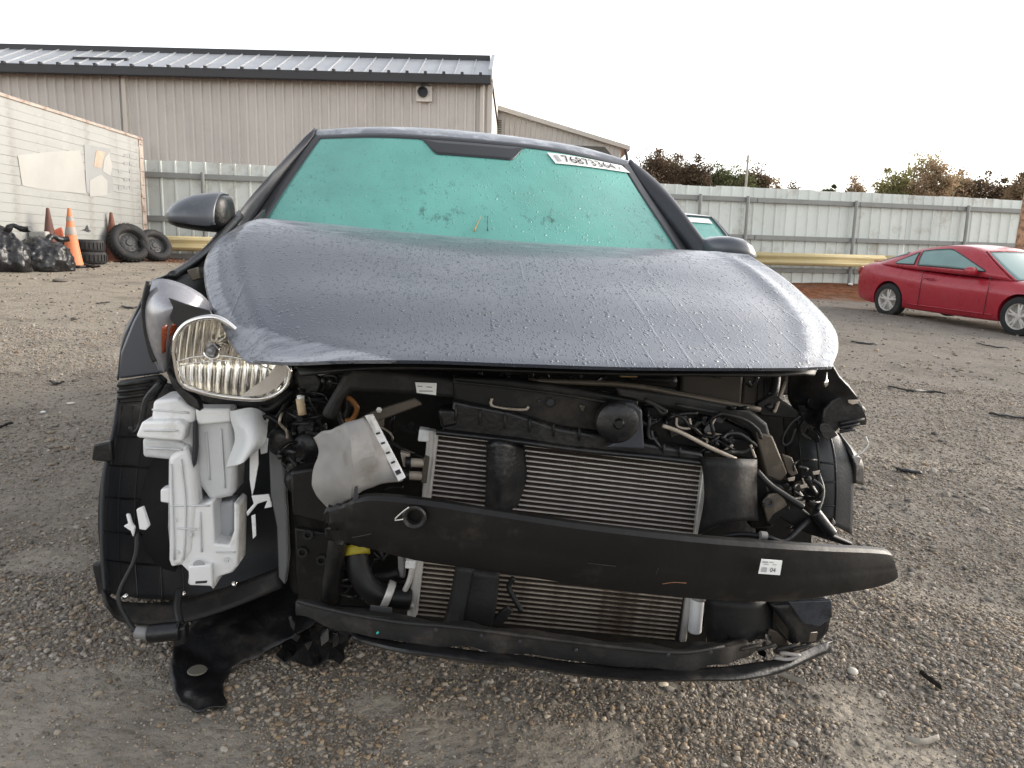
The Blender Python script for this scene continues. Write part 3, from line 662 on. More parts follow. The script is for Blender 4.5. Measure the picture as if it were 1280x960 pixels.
plate('mounting_rail', [(335, 545), (352, 545), (358, 640), (360, 700), (356, 732), (348, 722), (346, 660), (338, 620)], .36, .03, mat('grey_steel', (.16, .165, .17), .45, .2, .15), bevel=.004)
hose('pump_wire', [(172, 665, .29), (168, 700, .27), (148, 745, .24), (160, 775, .22), (172, 792, .2)], .25, .005, RUBBER)
pm = MB().tube(pts([(186, 792, .19), (226, 788, .19)], .19), .020, 18).build('washer_pump', BLK, car, 40, .003)
hose('pump_hose', [(224, 738, .28), (222, 760, .24), (226, 782, .2)], .25, .008, RUBBER, pm)
MB().tube(pts([(170, 790, .19), (186, 792, .19)], .19), .013, 12).build('connector', mat('grey_connector', (.2, .2, .2), .4), pm, 40)
plate('pump_foot', [(216, 788), (230, 784), (232, 806), (216, 810)], .18, .03, BLK, pm, .004)

# ---- left inner structure ------------------------------------------
plate('side_member', [(352, 505), (420, 500), (440, 560), (425, 760), (400, 756), (362, 742), (358, 650)], .40, .05, BLKM, bevel=.01)
plate('crash_plate', [(362, 590), (392, 585), (420, 600), (432, 660), (405, 655), (366, 645)], .20, .05, BLKM, bevel=.006)
hose('frame_tube', [(440, 600), (425, 660), (412, 750)], .18, .02, BLKM)
for i in range(14):
    a = (355+random.random()*70, 470+random.random()*150); b = (a[0]+random.uniform(-30, 30), a[1]+random.uniform(-20, 35)); c = (b[0]+random.uniform(-20, 20), b[1]+random.uniform(-10, 35))
    hose('cable', [a, b, c], random.uniform(.30, .38), random.uniform(.004, .011), RUBBER if i % 3 else BLK, n=6, k=12)
for q in ((352, 552, 20), (386, 560, 24), (372, 600, 18), (400, 480, 16)):
    MB().lathe([(q[2]*.0016, .02), (q[2]*.0016, -.01), (q[2]*.001, -.02), (0, -.02)], 16, L(q[0], q[1], .33), 'y').build('knob', BLK, car, 40, .003)
plate('inner_panel', [(368, 660), (420, 668), (415, 756), (372, 750)], .30, .02, BLKM, bevel=.004)
for q in ((385, 668), (378, 690), (402, 700)): MB().lathe([(.012, .0), (.012, -.004), (.007, -.004), (.007, .002)], 14, L(*q, .295), 'y').build('hole_rim', DUSTB, car, 40)

# ---- upper radiator support -----------------------------------------
plate('support_rail', [(408, 505), (428, 470), (440, 461), (470, 462), (572, 474), (574, 500), (520, 494), (440, 490), (428, 500), (416, 528), (400, 520)], .20, .06, DUSTB, bevel=.010, seg=3)
sp = plate('support_panel', [(566, 470), (640, 474), (720, 484), (800, 500), (796, 528), (770, 545), (700, 536), (640, 518), (566, 502)], .19, .03, BLKM, bevel=.008, seg=3)
hose('pressed_edge', [(566, 477), (640, 485), (720, 496), (800, 511)], .184, .003, DUSTB, sp)
hose('pressed_slot', [(615, 498), (614, 506), (625, 510), (655, 512), (661, 508)], .184, .003, ALUD, sp)
MB().lathe([(.011, -.001), (.009, -.004), (.008, .0), (0, .0)], 18, L(688, 503, .188), 'y').build('bolt_hole', INK, sp, 40)
MB().lathe([(.004, -.001), (.003, -.003), (0, -.003)], 10, L(674, 501, .188), 'y').build('bolt_hole', INK, sp, 40)
plate('clip', [(724, 506), (732, 507), (730, 514), (726, 514)], .183, .006, BRASS, sp, .001)
tg = plate('white_tag', [(519, 478), (546, 479), (545, 494), (521, 491)], .193, .002, PAPER, bevel=0)
for q in ((522, 482, 528), (533, 483, 540), (524, 488, 541)): plate('print_line', [(q[0], q[1]), (q[2], q[1]+.4), (q[2], q[1]+1.8), (q[0], q[1]+1.4)], .191, .0005, INKG, tg, 0)
sh = plate('air_guide', [(566, 500), (640, 515), (700, 535), (780, 548), (820, 556), (880, 566), (880, 578), (800, 570), (720, 562), (640, 550), (552, 540), (556, 526), (564, 522)], .17, .04, BLK, bevel=.008, seg=3)
for x in (570, 600, 631, 662, 692, 724, 830, 850): hose('rib', [(x, 506+(x-570)*.19), (x, 526+(x-570)*.16)], .165, .0028, DUSTB, sh, 6, 3)
hose('lower_lip', [(545, 540), (640, 551), (720, 562), (820, 572), (885, 580)], .165, .006, BLK, sh)
plate('corner_block', [(547, 512), (570, 512), (572, 532), (552, 536)], .165, .06, BLK, bevel=.006)
# horn disc on its bracket
hb = plate('horn_bracket', [(752, 520), (760, 508), (776, 502), (792, 503), (803, 513), (806, 562), (756, 560), (784, 545), (790, 530), (760, 545), (753, 532)], .14, .025, mat('slate_plastic', (.035, .038, .046), .45, 0, .2), bevel=.005, seg=3)
MB().lathe([(.044, .02), (.044, -.004), (.036, -.010), (.012, -.012), (.008, -.018), (0, -.018)], 28, L(772, 528, .145), 'y').build('horn', BLK, car, 40)
# right half of the support
plate('support_rail', [(770, 484), (860, 496), (938, 512), (960, 530), (968, 560), (975, 592), (958, 598), (950, 560), (940, 540), (915, 526), (840, 512), (775, 500)], .20, .05, DUSTB, bevel=.008, seg=3)
hose('rail_edge', [(660, 476), (780, 481), (860, 495), (950, 512)], .21, .006, BRASS)
hose('rail_edge', [(845, 506), (920, 521), (945, 535), (952, 548)], .19, .004, DUSTB)
plate('support_upright', [(945, 540), (966, 545), (985, 592), (976, 602), (958, 596)], .195, .04, BRASS, bevel=.004)
plate('upright_face', [(900, 545), (945, 552), (960, 600), (968, 660), (940, 662), (938, 575), (905, 570)], .22, .04, BLKM, bevel=.006)
plate('latch_plate', [(805, 508), (840, 506), (900, 520), (950, 545), (945, 570), (880, 562), (808, 556)], .23, .03, BLKM, bevel=.006)
hose('latch_cable', [(828, 532), (850, 540), (885, 558), (920, 574)], .17, .0045, ALUD)
hose('latch_lever', [(806, 500), (822, 508), (832, 514), (826, 516), (818, 506)], .17, .005, DUSTB)
for P in ([(878, 546), (884, 550), (884, 558), (900, 566), (910, 560), (916, 556)], [(938, 556), (944, 572)], [(846, 522), (847, 533), (862, 535), (862, 523)], [(884, 541), (902, 544)], [(890, 530), (895, 520)]):
    hose('bent_wire', P, .185, .003, ALUD, n=6, k=16)
for i in range(10):
    a = (820+random.random()*110, 520+random.random()*35); b = (a[0]+random.uniform(-25, 25), a[1]+random.uniform(-6, 14))
    hose('cable', [a, ((a[0]+b[0])/2, max(a[1], b[1])+5), b], random.uniform(.19, .22), random.uniform(.003, .007), RUBBER, n=6, k=10)

# ---- condenser and radiator ------------------------------------------
c_tl, c_tr, c_br, c_bl = L(548, 540, .215), L(884, 580, .215), L(854, 803, .205), L(519, 769, .205)
rad = MB().prism([c_tl, c_tr, c_br, c_bl], (0, .05, 0)).build('radiator_core', FINS, car)
NT = 38
m0 = MB(); d_ = c_tr-c_tl; hv = (c_bl-c_tl)/NT
m0.prism([-hv*.11, d_-hv*.11, d_+hv*.11, hv*.11], (0, .012, 0)); tm = m0.mesh('cooling_tube')
tm.materials.append(ALU); tm2 = tm.copy(); tm2.materials.clear(); tm2.materials.append(ALUD)
for k in range(NT):
    o = bpy.data.objects.new('cooling_tube', tm if k < 22 else tm2); COL.objects.link(o); o.parent = rad
    s = (k+.5)/NT; o.location = tuple(c_tl+(c_bl-c_tl)*s+np.array([0, -.006, 0])); o.scale = (1, 1, 1+.0*k)
    if k >= 22:
        pass
fm = MB()
for s in np.linspace(.0, 1, 120):
    p = c_tl+d_*s; fm.prism([p+np.array([-.0008, 0, 0]), p+np.array([.0008, 0, 0]), p+(c_bl-c_tl)+np.array([.0008, 0, 0]), p+(c_bl-c_tl)+np.array([-.0008, 0, 0])], (0, -.003, 0))
tag(fm.build('fin', FINSD, rad), kind='stuff')
MB().tube(pts([(540, 537, .21), (533, 622, .21), (523, 700, .20), (514, 771, .20)], 0), .010, 14).build('end_tank', ALU, rad, 40)
MB().tube(pts([(546, 540, .205), (519, 768, .195)], 0), .005, 8).build('end_plate', ALU, rad, 40)
MB().prism(pts([(880, 578), (888, 579), (858, 803), (850, 803)], .197), (0, .03, 0)).build('end_tank', ALU, rad, None, .003)
plate('upper_bar', [(545, 536), (884, 574), (884, 581), (546, 543)], .195, .03, BLKM, rad, .003)
plate('mount_block', [(524, 537), (537, 539), (536, 553), (522, 552)], .20, .03, WHT, rad, .003)
plate('port_plate', [(530, 571), (537, 572), (533, 605), (526, 604)], .19, .02, BRASS, rad, .003)
for q in ((516, 578), (514, 594)):
    MB().tube(pts([(q[0]-6, q[1], .2), (q[0]+16, q[1]+1, .2)], .2), .0095, 14).build('port', ALUD, rad, 40)
    MB().tube(pts([(q[0]-9, q[1], .2), (q[0]-2, q[1], .2)], .2), .0125, 14).build('port_nut', BLK, rad, 40)
plate('coupling', [(500, 565), (512, 568), (514, 586), (504, 584)], .21, .02, ALUD, rad, .003)
hose('pipe', [(516, 706, .19), (512, 725, .19), (503, 745, .19), (506, 756, .19), (517, 757, .19)], .19, .0065, ALU, rad)
plate('pipe_block', [(507, 701), (520, 702), (519, 712), (506, 711)], .18, .02, WHT, rad, .003)
plate('tank_white', [(497, 694), (506, 696), (506, 724), (498, 722)], .24, .03, PALE, rad, .004)
dr = MB().tube(curve(pts([(872, 746, .19), (868, 790, .19)], .19), 8), .0155, 18).build('drier_bottle', WHT, rad, 40, .004)
MB().tube(pts([(874, 740, .19), (872, 749, .19)], .19), .0175, 18).build('drier_cap', PALE, dr, 40, .003)
# dark straps across the core
MB().grid(patch([[(609, 552, .17), (622, 549, .15), (638, 552, .16), (654, 556, .19)], [(609, 596, .17), (622, 596, .14), (640, 597, .16), (657, 596, .19)], [(607, 640, .17), (622, 640, .14), (634, 638, .17), (646, 632, .19)]], 14, 12)).build('air_deflector', BLK, car, 40, solid=.006)
MB().grid(patch([[(571, 706, .16), (590, 708, .13), (593, 711, .135), (625, 716, .13)], [(562, 752, .16), (581, 752, .13), (584, 754, .135), (620, 760, .12)], [(552, 786, .15), (574, 790, .12), (580, 791, .13), (611, 796, .12)]], 14, 12)).build('air_deflector', DUSTB, car, 30, solid=.006)
hose('hanging_hose', [(642, 722, .17), (636, 734, .17), (643, 748, .16), (652, 764, .15)], .16, .006, DUSTB)
plate('loose_bracket', [(612, 778), (634, 758), (642, 764), (622, 790)], .13, .012, DUSTB, bevel=.003)
MB().grid(patch([[(878, 572, .16), (915, 573, .12), (944, 574, .15)], [(882, 620, .16), (916, 622, .11), (944, 622, .14)], [(874, 668, .16), (910, 652, .11), (946, 650, .14)]], 10, 10)).build('side_duct', DUSTB, car, 30, solid=.01)
MB().grid(patch([[(884, 748, .16), (935, 752, .10), (964, 750, .14)], [(884, 785, .16), (932, 790, .10), (964, 780, .14)], [(886, 806, .16), (926, 806, .10), (960, 786, .13)]], 10, 10)).build('side_duct', DUSTB, car, 30, solid=.01)
plate('duct_bracket', [(962, 786), (972, 790), (996, 814), (984, 818), (958, 798)], .12, .012, BRASS, bevel=.003)
# hose with clamp and yellow band, left of the radiator
hs_ = hose('radiator_hose', [(444, 670, .22), (446, 700, .2), (456, 728, .19), (478, 744, .19), (512, 748, .2)], .2, .026, RUBBER, n=18, k=30)
hose('hose_clamp', [(481, 741, .185), (489, 744, .185)], .185, .030, ALU, hs_, n=20, k=4)
hose('yellow_band', [(445, 682, .21), (446, 694, .2)], .2, .029, YEL, hs_, n=20, k=4)
hose('corrugated_hose', [(470, 722, .24), (484, 720, .24), (498, 716, .24)], .24, .010, DUSTB, n=10)
for P, r in (([(462, 670), (475, 690), (480, 700)], .006), ([(415, 715), (420, 728), (436, 733), (444, 731)], .004), ([(466, 690), (478, 698), (490, 686)], .004)): hose('cable', P, .22, r, RUBBER, n=6, k=14)
hose('coolant_pipe', [(428, 500), (436, 498), (446, 510), (440, 524), (432, 526)], .26, .006, COPPER)
br = plate('diagonal_bracket', [(438, 530), (465, 515), (518, 498), (528, 506), (480, 524), (445, 536)], .155, .012, BRASS, bevel=.003)
plate('bracket_tab', [(468, 524), (480, 522), (480, 534), (472, 534)], .158, .008, BRASS, br, .002)
MB().lathe([(.006, 0), (.006, -.004), (0, -.005)], 6, L(474, 512, .154), 'y').build('bolt', ALU, br)
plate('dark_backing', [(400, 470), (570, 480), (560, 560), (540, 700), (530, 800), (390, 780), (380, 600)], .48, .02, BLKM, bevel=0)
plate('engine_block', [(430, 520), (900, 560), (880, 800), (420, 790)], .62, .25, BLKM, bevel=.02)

# ---- torn pale corner piece ------------------------------------------
TP = [[(392, 547, .10), (412, 535, .06), (432, 529, .03), (452, 524, .03), (462, 526, .05)],
      [(398, 565, .09), (416, 560, .05), (440, 552, .0), (462, 548, .02), (475, 546, .05)],
      [(392, 590, .10), (412, 585, .05), (440, 580, -.01), (468, 572, .01), (490, 572, .05)],
      [(391, 612, .11), (412, 610, .06), (438, 604, .01), (466, 598, .03), (505, 597, .05)],
      [(411, 637, .12), (424, 631, .09), (440, 624, .04), (458, 610, .04), (482, 600, .06)]]
tp = MB().grid(crumple(crumple(patch_lin(TP, 41, 24), .006, 16), .002, 45, 2)).build('torn_bumper_corner', PALE, car, 14, solid=.004)
rib = MB()
P1 = pts([(456, 520), (466, 518), (507, 597), (498, 602)], .035)
tr = MB().prism(P1, (0, .006, 0)).build('slotted_strip', WHT, tp, None, .001)
for s in (.25, .4, .55, .7): 
    q = [P1[0]+(P1[3]-P1[0])*s, P1[1]+(P1[2]-P1[1])*s, P1[1]+(P1[2]-P1[1])*(s+.05), P1[0]+(P1[3]-P1[0])*(s+.05)]
    c = sum(q)/4; MB().prism([c+(k-c)*.5+np.array([0, -.002, 0]) for k in q], (0, .002, 0)).build('slot', INK, tr)
q = [P1[0]+(P1[3]-P1[0])*.83, P1[1]+(P1[2]-P1[1])*.83, P1[1]+(P1[2]-P1[1])*.93, P1[0]+(P1[3]-P1[0])*.93]; c = sum(q)/4
MB().prism([c+(k-c)*.6+np.array([0, -.002, 0]) for k in q], (0, .002, 0)).build('slot', INK, tr)
plate('prong', [(462, 520), (466, 519), (474, 538), (470, 540)], .03, .006, WHT, tp, .001)
plate('tear', [(443, 609), (447, 608), (449, 640), (444, 642), (441, 625)], .0, .004, INK, tp, .001)

# ---- bumper beam ------------------------------------------------------
ST = [(404, 640, 406, 672, .05), (430, 632, 432, 678, .015), (462, 622, 460, 684, -.01), (530, 627, 525, 700, -.03), (620, 641, 618, 713, -.05), (720, 656, 718, 729, -.06), (820, 668, 818, 742, -.06), (900, 676, 900, 749, -.05), (980, 682, 985, 750, -.03), (1045, 686, 1055, 740, .01), (1085, 688, 1094, 733, .045), (1104, 690, 1113, 727, .065), (1112, 692, 1121, 722, .075)]
secs = []
for xt, yt, xb, yb, y in ST:
    t, bt = L(xt, yt, y), L(xb, yb, y+.012); h = t-bt
    secs.append([t+np.array([0, .085, -.03]), t+np.array([0, .012, .002]), t+np.array([0, .002, .001]), t-h*.05+np.array([0, -.004, 0]), t-h*.36+np.array([0, -.007, 0]), t-h*.44+np.array([0, -.0065, 0]), t-h*.56+np.array([0, -.0065, 0]), t-h*.64+np.array([0, -.007, 0]), bt+h*.05+np.array([0, -.003, 0]), bt, bt+np.array([0, .085, -.004])])
bg_ = [[cr([s_[i] for s_ in secs], j/70) for i in range(11)] for j in range(71)]
for j in range(12):                                                   # crushed end
    for i in range(11):
        bg_[j][i] = bg_[j][i]+np.array(mnoise.noise_vector(Vector((j*.7, i*.6, 1))))*.012*(1-j/12)
bm_ = MB().grid(bg_); kk = len(bm_.v)-11; bm_.f.append(tuple(range(kk, kk+11)))
beam = bm_.build('bumper_beam', BLKM, car, 24, solid=.004)
MB().lathe([(.019, .004), (.022, -.004), (.019, -.008), (.014, -.004), (.013, .02), (0, .02)], 24, L(518, 646, -.045), 'y').build('tow_eye_hole', DUSTB, beam, 40)
hose('scratch_wire', [(511, 634, -.055), (503, 640, -.055), (493, 650, -.055), (504, 649, -.055)], 0, .0012, ALU, beam, 6, 8)
lb = plate('part_label', [(952, 699), (978, 701), (975, 719), (948, 717)], -.066, .0015, PAPER, beam, 0)
text_on_quad('label_number', '04', pts([(963, 709.5), (970, 710), (969, 715.5), (962, 715)], -.0675), INK, lb, .0005)
for q in ((953.5, 701.5, 960, 703.6), (961.5, 702.2, 967, 703.2), (955, 705, 961, 705.8), (966, 705.2, 971, 706)): plate('print_line', [(q[0], q[1]), (q[2], q[1]+.4), (q[2], q[3]+.4), (q[0], q[3])], -.0675, .0005, INKG, lb, 0)
plate('print_block', [(952.5, 709), (959, 709.5), (958, 715.5), (951.5, 715)], -.0675, .0005, INKG, lb, 0)
for P in ([(828, 730), (842, 728), (858, 729)], [(820, 718), (823, 710)], [(440, 672), (452, 670), (464, 667)], [(735, 704), (770, 708)]):
    hose('scratch', [(x, y, -.068 if x > 600 else -.035) for x, y in P], 0, .0008, RUST if P[0][0] == 828 else DUSTB, beam, 6, 6)

# ---- right corner -------------------------------------------------------
RL = [[(978, 510, .46), (1000, 512, .42), (1025, 520, .38), (1050, 548, .36)],
      [(982, 560, .42), (1005, 560, .36), (1035, 565, .33), (1066, 572, .34)],
      [(985, 610, .40), (1008, 610, .34), (1038, 610, .31), (1066, 606, .33)],
      [(988, 655, .40), (1008, 655, .34), (1036, 655, .31), (1064, 668, .34)]]
rlg = patch(RL, 24, 24)
rl = MB().grid(rlg).build('wheel_liner', mat('liner_plastic_dusty', (.036, .037, .040), .42, 0, .3, 5, bump=.1, bscale=160, c2=(.085, .072, .056), c2amt=.4, c2scale=4), car, 60, solid=.005)
for k in (6, 12, 17): MB().tube([r[k]+np.array([0, -.003, 0]) for r in rlg[1:]], .003, 6).build('rib', DUSTB if k == 12 else BLK, rl, 180)
for j in (10, 14, 19): MB().tube([p+np.array([0, -.003, 0]) for p in rlg[j][12:18]], .0025, 6).build('rib', BLK, rl, 180)
MB().grid(patch([[(1046, 542, .37), (1062, 560, .38)], [(1064, 570, .33), (1076, 580, .36)], [(1066, 604, .33), (1077, 606, .37)]], 8, 12)).build('liner_edge', BLK, rl, 60, solid=.012)
hose('cable_tie', [(1066, 572, .31), (1076, 566, .3), (1085, 556, .3), (1082, 546, .3)], .3, .0022, WHT, rl, 6, 14)
plate('tie_clip', [(1066, 570), (1077, 572), (1075, 579), (1069, 579)], .31, .006, PALE, rl, .001)
MB().grid(crumple(patch([[(985, 458, .30), (1015, 459, .26), (1040, 459, .24)], [(985, 490, .34), (1030, 495, .28), (1074, 497, .27)], [(1000, 520, .36), (1045, 520, .3), (1082, 516, .28)], [(1030, 540, .38), (1052, 532, .32), (1078, 528, .30)]], 22, 24), .012, 20)).build('fender_apron', BLK, car, 20, solid=.008)
plate('broken_mount', [(1040, 500), (1062, 490), (1084, 512), (1080, 522), (1054, 530), (1044, 542), (1026, 536), (1030, 512)], .27, .03, BLK, bevel=.005)
for dy in (0, 6, 12): hose('broken_rib', [(1050, 530+dy*.8), (1080-dy, 524+dy)], .265, .004, BLK, k=4)
plate('metal_tab', [(1060, 500), (1074, 500), (1073, 504), (1066, 506), (1061, 504)], .262, .004, ALUD, bevel=.001)
plate('fuse_box', [(852, 460), (930, 464), (927, 506), (850, 492)], .42, .15, BROWNB, bevel=.008, seg=3)
plate('fuse_box_latch', [(892, 462), (903, 463), (902, 474), (893, 473)], .41, .02, BLK, bevel=.002)
bt = plate('ribbed_box', [(930, 464), (982, 466), (976, 508), (927, 506)], .46, .12, BROWNB, bevel=.006)
for x in (948, 956, 962, 968, 974): plate('vent_slot', [(x, 475), (x+3, 475), (x+2, 502), (x-1, 502)], .455, .004, INK, bt, 0)
plate('control_box', [(980, 466), (1010, 467), (1009, 496), (976, 494)], .40, .1, BROWNB, bevel=.006)
plate('terminal', [(990, 478), (1000, 478), (999, 486), (989, 486)], .395, .01, BLK, bevel=.002)
hose('cable', [(936, 468), (946, 472), (940, 482), (934, 478)], .40, .006, BLK)
hose('bonnet_stay', [(970, 462, .36), (968, 485, .34), (960, 512, .3)], .34, .012, BLK)
hose('stay_rod', [(982, 478, .33), (972, 505, .3), (968, 515, .28)], .3, .004, ALUD)
plate('black_gusset', [(946, 505), (966, 492), (1000, 515), (996, 524), (950, 520)], .30, .02, BLKM, bevel=.004)
plate('intake_pipe', [(760, 463), (850, 468), (850, 488), (790, 482)], .40, .12, BLK, bevel=.02)
plate('gold_clip', [(770, 466), (797, 466), (797, 472), (776, 472)], .39, .01, mat('gold', (.5, .33, .15), .3, .6), bevel=.002)
hose('dipstick_loop', [(1000, 520), (988, 530), (978, 548), (980, 556), (988, 552), (994, 536)], .28, .003, DUSTB)
# bracket with cables by the right end of the beam
lever = plate('corner_bracket', [(952, 632), (960, 620), (975, 614), (1000, 632), (1040, 668), (1068, 680), (1062, 684), (1010, 668), (975, 648), (962, 660)], .14, .02, BLKM, bevel=.004)
plate('bracket_plate', [(954, 628), (962, 618), (978, 616), (984, 632), (966, 644), (960, 654)], .13, .008, BRASS, lever, .002)
MB().lathe([(.010, 0), (.010, -.003), (.006, -.003), (.005, .004), (0, .004)], 14, L(961, 628, .128), 'y').build('hole_rim', INK, lever, 40)
MB().tube(pts([(1018, 640, .13), (1040, 668, .12)], .1), .013, 12).build('small_cylinder', BLK, lever, 40, .002)
hose('cable', [(945, 588, .15), (962, 606, .14), (985, 622, .13), (1004, 634, .12)], .1, .007, RUBBER)
hose('cable', [(1022, 592, .2), (1028, 615, .18), (1020, 640, .15), (1000, 660, .12), (980, 677, .1), (960, 672, .1), (930, 668, .12), (905, 670, .13)], .1, .006, RUBBER)
MB().tube(pts([(950, 669, .1), (958, 670, .1)], .1), .009, 10).build('white_connector', PALE, car, 40)
for i in range(9):
    a = (988+random.random()*26, 580+random.random()*50); b = (a[0]+random.uniform(-14, 16), a[1]+random.uniform(-10, 22))
    hose('cable', [a, ((a[0]+b[0])/2+random.uniform(-8, 8), (a[1]+b[1])/2), b], random.uniform(.17, .25), random.uniform(.003, .009), RUBBER if i % 4 else DUSTB, n=6, k=10)
for q in ((1000, 607), (998, 628), (985, 598), (1016, 590)): plate('metal_tab', [(q[0], q[1]), (q[0]+9, q[1]-2), (q[0]+8, q[1]+3), (q[0]+1, q[1]+4)], .17, .004, ALUD, bevel=.001)
plate('rail_foot', [(978, 568), (990, 572), (998, 592), (990, 596), (984, 590)], .2, .01, BRASS, bevel=.002)
plate('side_member', [(950, 600), (1000, 610), (990, 690), (955, 690)], .34, .06, BLKM, bevel=.01)
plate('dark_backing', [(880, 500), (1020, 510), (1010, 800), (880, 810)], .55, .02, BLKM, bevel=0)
MB().tube(pts([(1037, 650, .13), (1040, 655, .13)], .13), .008, 8).build('grommet', BLK, lever, 40)

# ---- lower valance -------------------------------------------------------
LV = [(370, 758, .10, 14), (420, 770, .06, 20), (480, 780, .03, 26), (560, 790, .01, 24), (620, 796, .0, 24), (700, 806, .0, 24), (780, 816, .0, 22), (850, 822, .01, 22), (900, 816, .03, 20), (935, 808, .06, 16)]
secs = []
for x, y, d, h in LV:
    t, bt = L(x, y-h*.3, d), L(x, y+h*.7, d)
    secs.append([t+np.array([0, .07, -.03]), t+np.array([0, .012, .0]), t, (t+bt)/2+np.array([0, -.002, 0]), bt, bt+np.array([0, .07, -.004])])
low = MB().grid([[cr([s_[i] for s_ in secs], j/60)+np.array([0, .004*math.sin(j*.9), .003*math.sin(j*.63)]) for i in range(6)] for j in range(61)]).build('lower_crossmember', DUSTB, car, 28, solid=.004)
for x, y in ((545, 787), (650, 801), (720, 812), (835, 818), (888, 815), (602, 794)): MB().lathe([(.004, -.001), (.003, -.003), (0, -.003)], 8, L(x, y, -.008), 'y').build('bolt_hole', INK, low)
TEAL = mat('teal_paint_pen', (.02, .42, .36), .5)
for x, y in ((473, 786), (485, 787)):
    for dx, dy in ((0, 0), (-3, 5)): plate('paint_mark', [(x+dx, y+dy), (x+dx+4, y+dy-3), (x+dx+5, y+dy-1), (x+dx+1, y+dy+2)], .026, .001, TEAL, low, 0)
hose('crossmember_edge', [(372, 752, .09), (430, 766, .05), (500, 778, .015), (560, 783, .0), (640, 793, -.01), (760, 808, -.01), (850, 816, .0), (905, 808, .03)], 0, .004, DUSTB, low)
SV = [[(440, 790, .06), (520, 806, .02), (620, 816, .0), (740, 832, .0), (860, 838, .02), (960, 826, .06), (1040, 800, .14)], [(446, 800, .05), (520, 818, .0), (620, 830, -.03), (740, 846, -.04), (860, 852, -.02), (960, 844, .04), (1036, 814, .13)], [(470, 806, .2), (540, 815, .2), (640, 822, .2), (740, 830, .2), (850, 834, .2), (950, 830, .2), (1020, 812, .2)]]
skirt = MB().grid(crumple(patch(SV, 60, 14), .004, 9)).build('lower_valance', BLK, car, 50, solid=.005)
for P in ([(622, 822), (640, 818), (645, 823), (630, 828)], [(633, 827), (650, 822)], [(660, 830), (664, 828), (665, 833)]):
    pass
for x in (940, 960, 985, 1005): hose('valance_rib', [(x-14, 812), (x+10, 806)], .05, .004, DUSTB, skirt, 6, 4)
plate('fog_light_housing', [(1000, 752), (1038, 748), (1042, 768), (1038, 790), (1026, 806), (990, 810), (988, 790), (962, 756)], .10, .10, BLK, bevel=.012, seg=3)
plate('wet_top_panel', [(985, 752), (1040, 750), (1041, 772), (1024, 784), (1004, 780)], .09, .01, mat('wet_slate', (.045, .05, .06), .2, 0, .5, 30, c2=(.012, .012, .013), c2amt=.5, c2scale=30), bevel=.003)
hose('tow_strap', [(968, 822), (985, 824), (1000, 820), (990, 818), (975, 816)], .06, .004, PALE, skirt, 6, 14)
plate('rating_plate', [(463, 757), (490, 760), (490, 769), (462, 766)], .10, .004, mat('dull_plate', (.07, .07, .07), .5), bevel=.001)
# torn splash shield dragging on the ground
def gl(px, py, up=0):
    p = G(px, py); p = p+np.array([0, 0, up]); return toL(p)
SS = [[gl(345, 752, .10), gl(300, 765, .06), gl(250, 790, .035), gl(226, 815, .02), gl(212, 850, .01), gl(225, 882, .008), gl(248, 900, .004)],
      [gl(400, 768, .10), gl(340, 790, .05), gl(290, 808, .03), gl(258, 832, .025), gl(245, 860, .02), gl(256, 880, .012), gl(268, 893, .004)],
      [gl(440, 790, .08), gl(375, 812, .04), gl(330, 828, .02), gl(300, 842, .012), gl(285, 860, .006), gl(277, 876, .006), gl(276, 886, .002)]]
cs_ = [curve(r, 40) for r in SS]
sg = [[cr([c[i] for c in cs_], j/11) for i in range(40)] for j in range(12)]
crumple(sg, .022, 9, 3); crumple(sg, .008, 30, 4)
spl = MB().grid(sg).build('splash_shield', BLK, car, 50, solid=.004)
MB().lathe([(.022, .004), (.020, .007), (.008, .008), (0, .008)], 20, gl(247, 851, .022)).build('shield_patch', mat('pale_dirt', (.12, .11, .09), .8), spl, 40)
cl2 = crumple([[gl(350+i*9, 795+j*9, .025+.008*math.sin(i*1.3+j)) for i in range(10)] for j in range(6)], .02, 22, 5)
MB().grid(cl2).build('torn_cloth', BLK, car, None, solid=.003)

# ---- broken plastic, brackets and loose wiring --------------------------------
def shard(zone, ys, mts, n, smin, smax, seed):
    g = random.Random(seed)
    for k in range(n):
        cx, cy_ = g.uniform(zone[0], zone[2]), g.uniform(zone[1], zone[3]); s = g.uniform(smin, smax); a0 = g.uniform(0, 6.28); m_ = g.randint(4, 7); y = g.uniform(*ys)
        asp = g.uniform(.3, 1); P = []
        for i in range(m_):
            a = 2*math.pi*i/m_+g.uniform(-.25, .25); r = s*g.uniform(.55, 1.1); x, z = r*math.cos(a), r*math.sin(a)*asp
            P.append((cx+x*math.cos(a0)-z*math.sin(a0), cy_+x*math.sin(a0)+z*math.cos(a0), y+g.uniform(-.012, .012)))
        plate('broken_bracket', P, y, g.uniform(.003, .012), g.choice(mts), bevel=.0015)
shard((1000, 500, 1062, 545), (.25, .32), [BLK, DUSTB, BLK], 9, 8, 18, 1)
shard((972, 580, 1012, 640), (.18, .24), [BLK, DUSTB, BRASS, ALUD], 8, 5, 11, 2)
shard((812, 512, 940, 562), (.19, .24), [BLK, DUSTB, BLKM], 14, 6, 14, 3)
shard((355, 505, 420, 640), (.26, .36), [BLK, DUSTB, BLKM], 16, 7, 16, 4)
shard((430, 520, 520, 570), (.24, .32), [BLK, DUSTB], 8, 6, 12, 5)
shard((895, 790, 1020, 826), (.06, .12), [BLK, DUSTB, BRASS], 12, 5, 14, 6)
shard((575, 462, 760, 478), (.22, .28), [BLK, DUSTB, BLKM], 12, 6, 14, 7)
shard((350, 740, 440, 800), (.08, .2), [BLK, DUSTB], 10, 6, 14, 8)
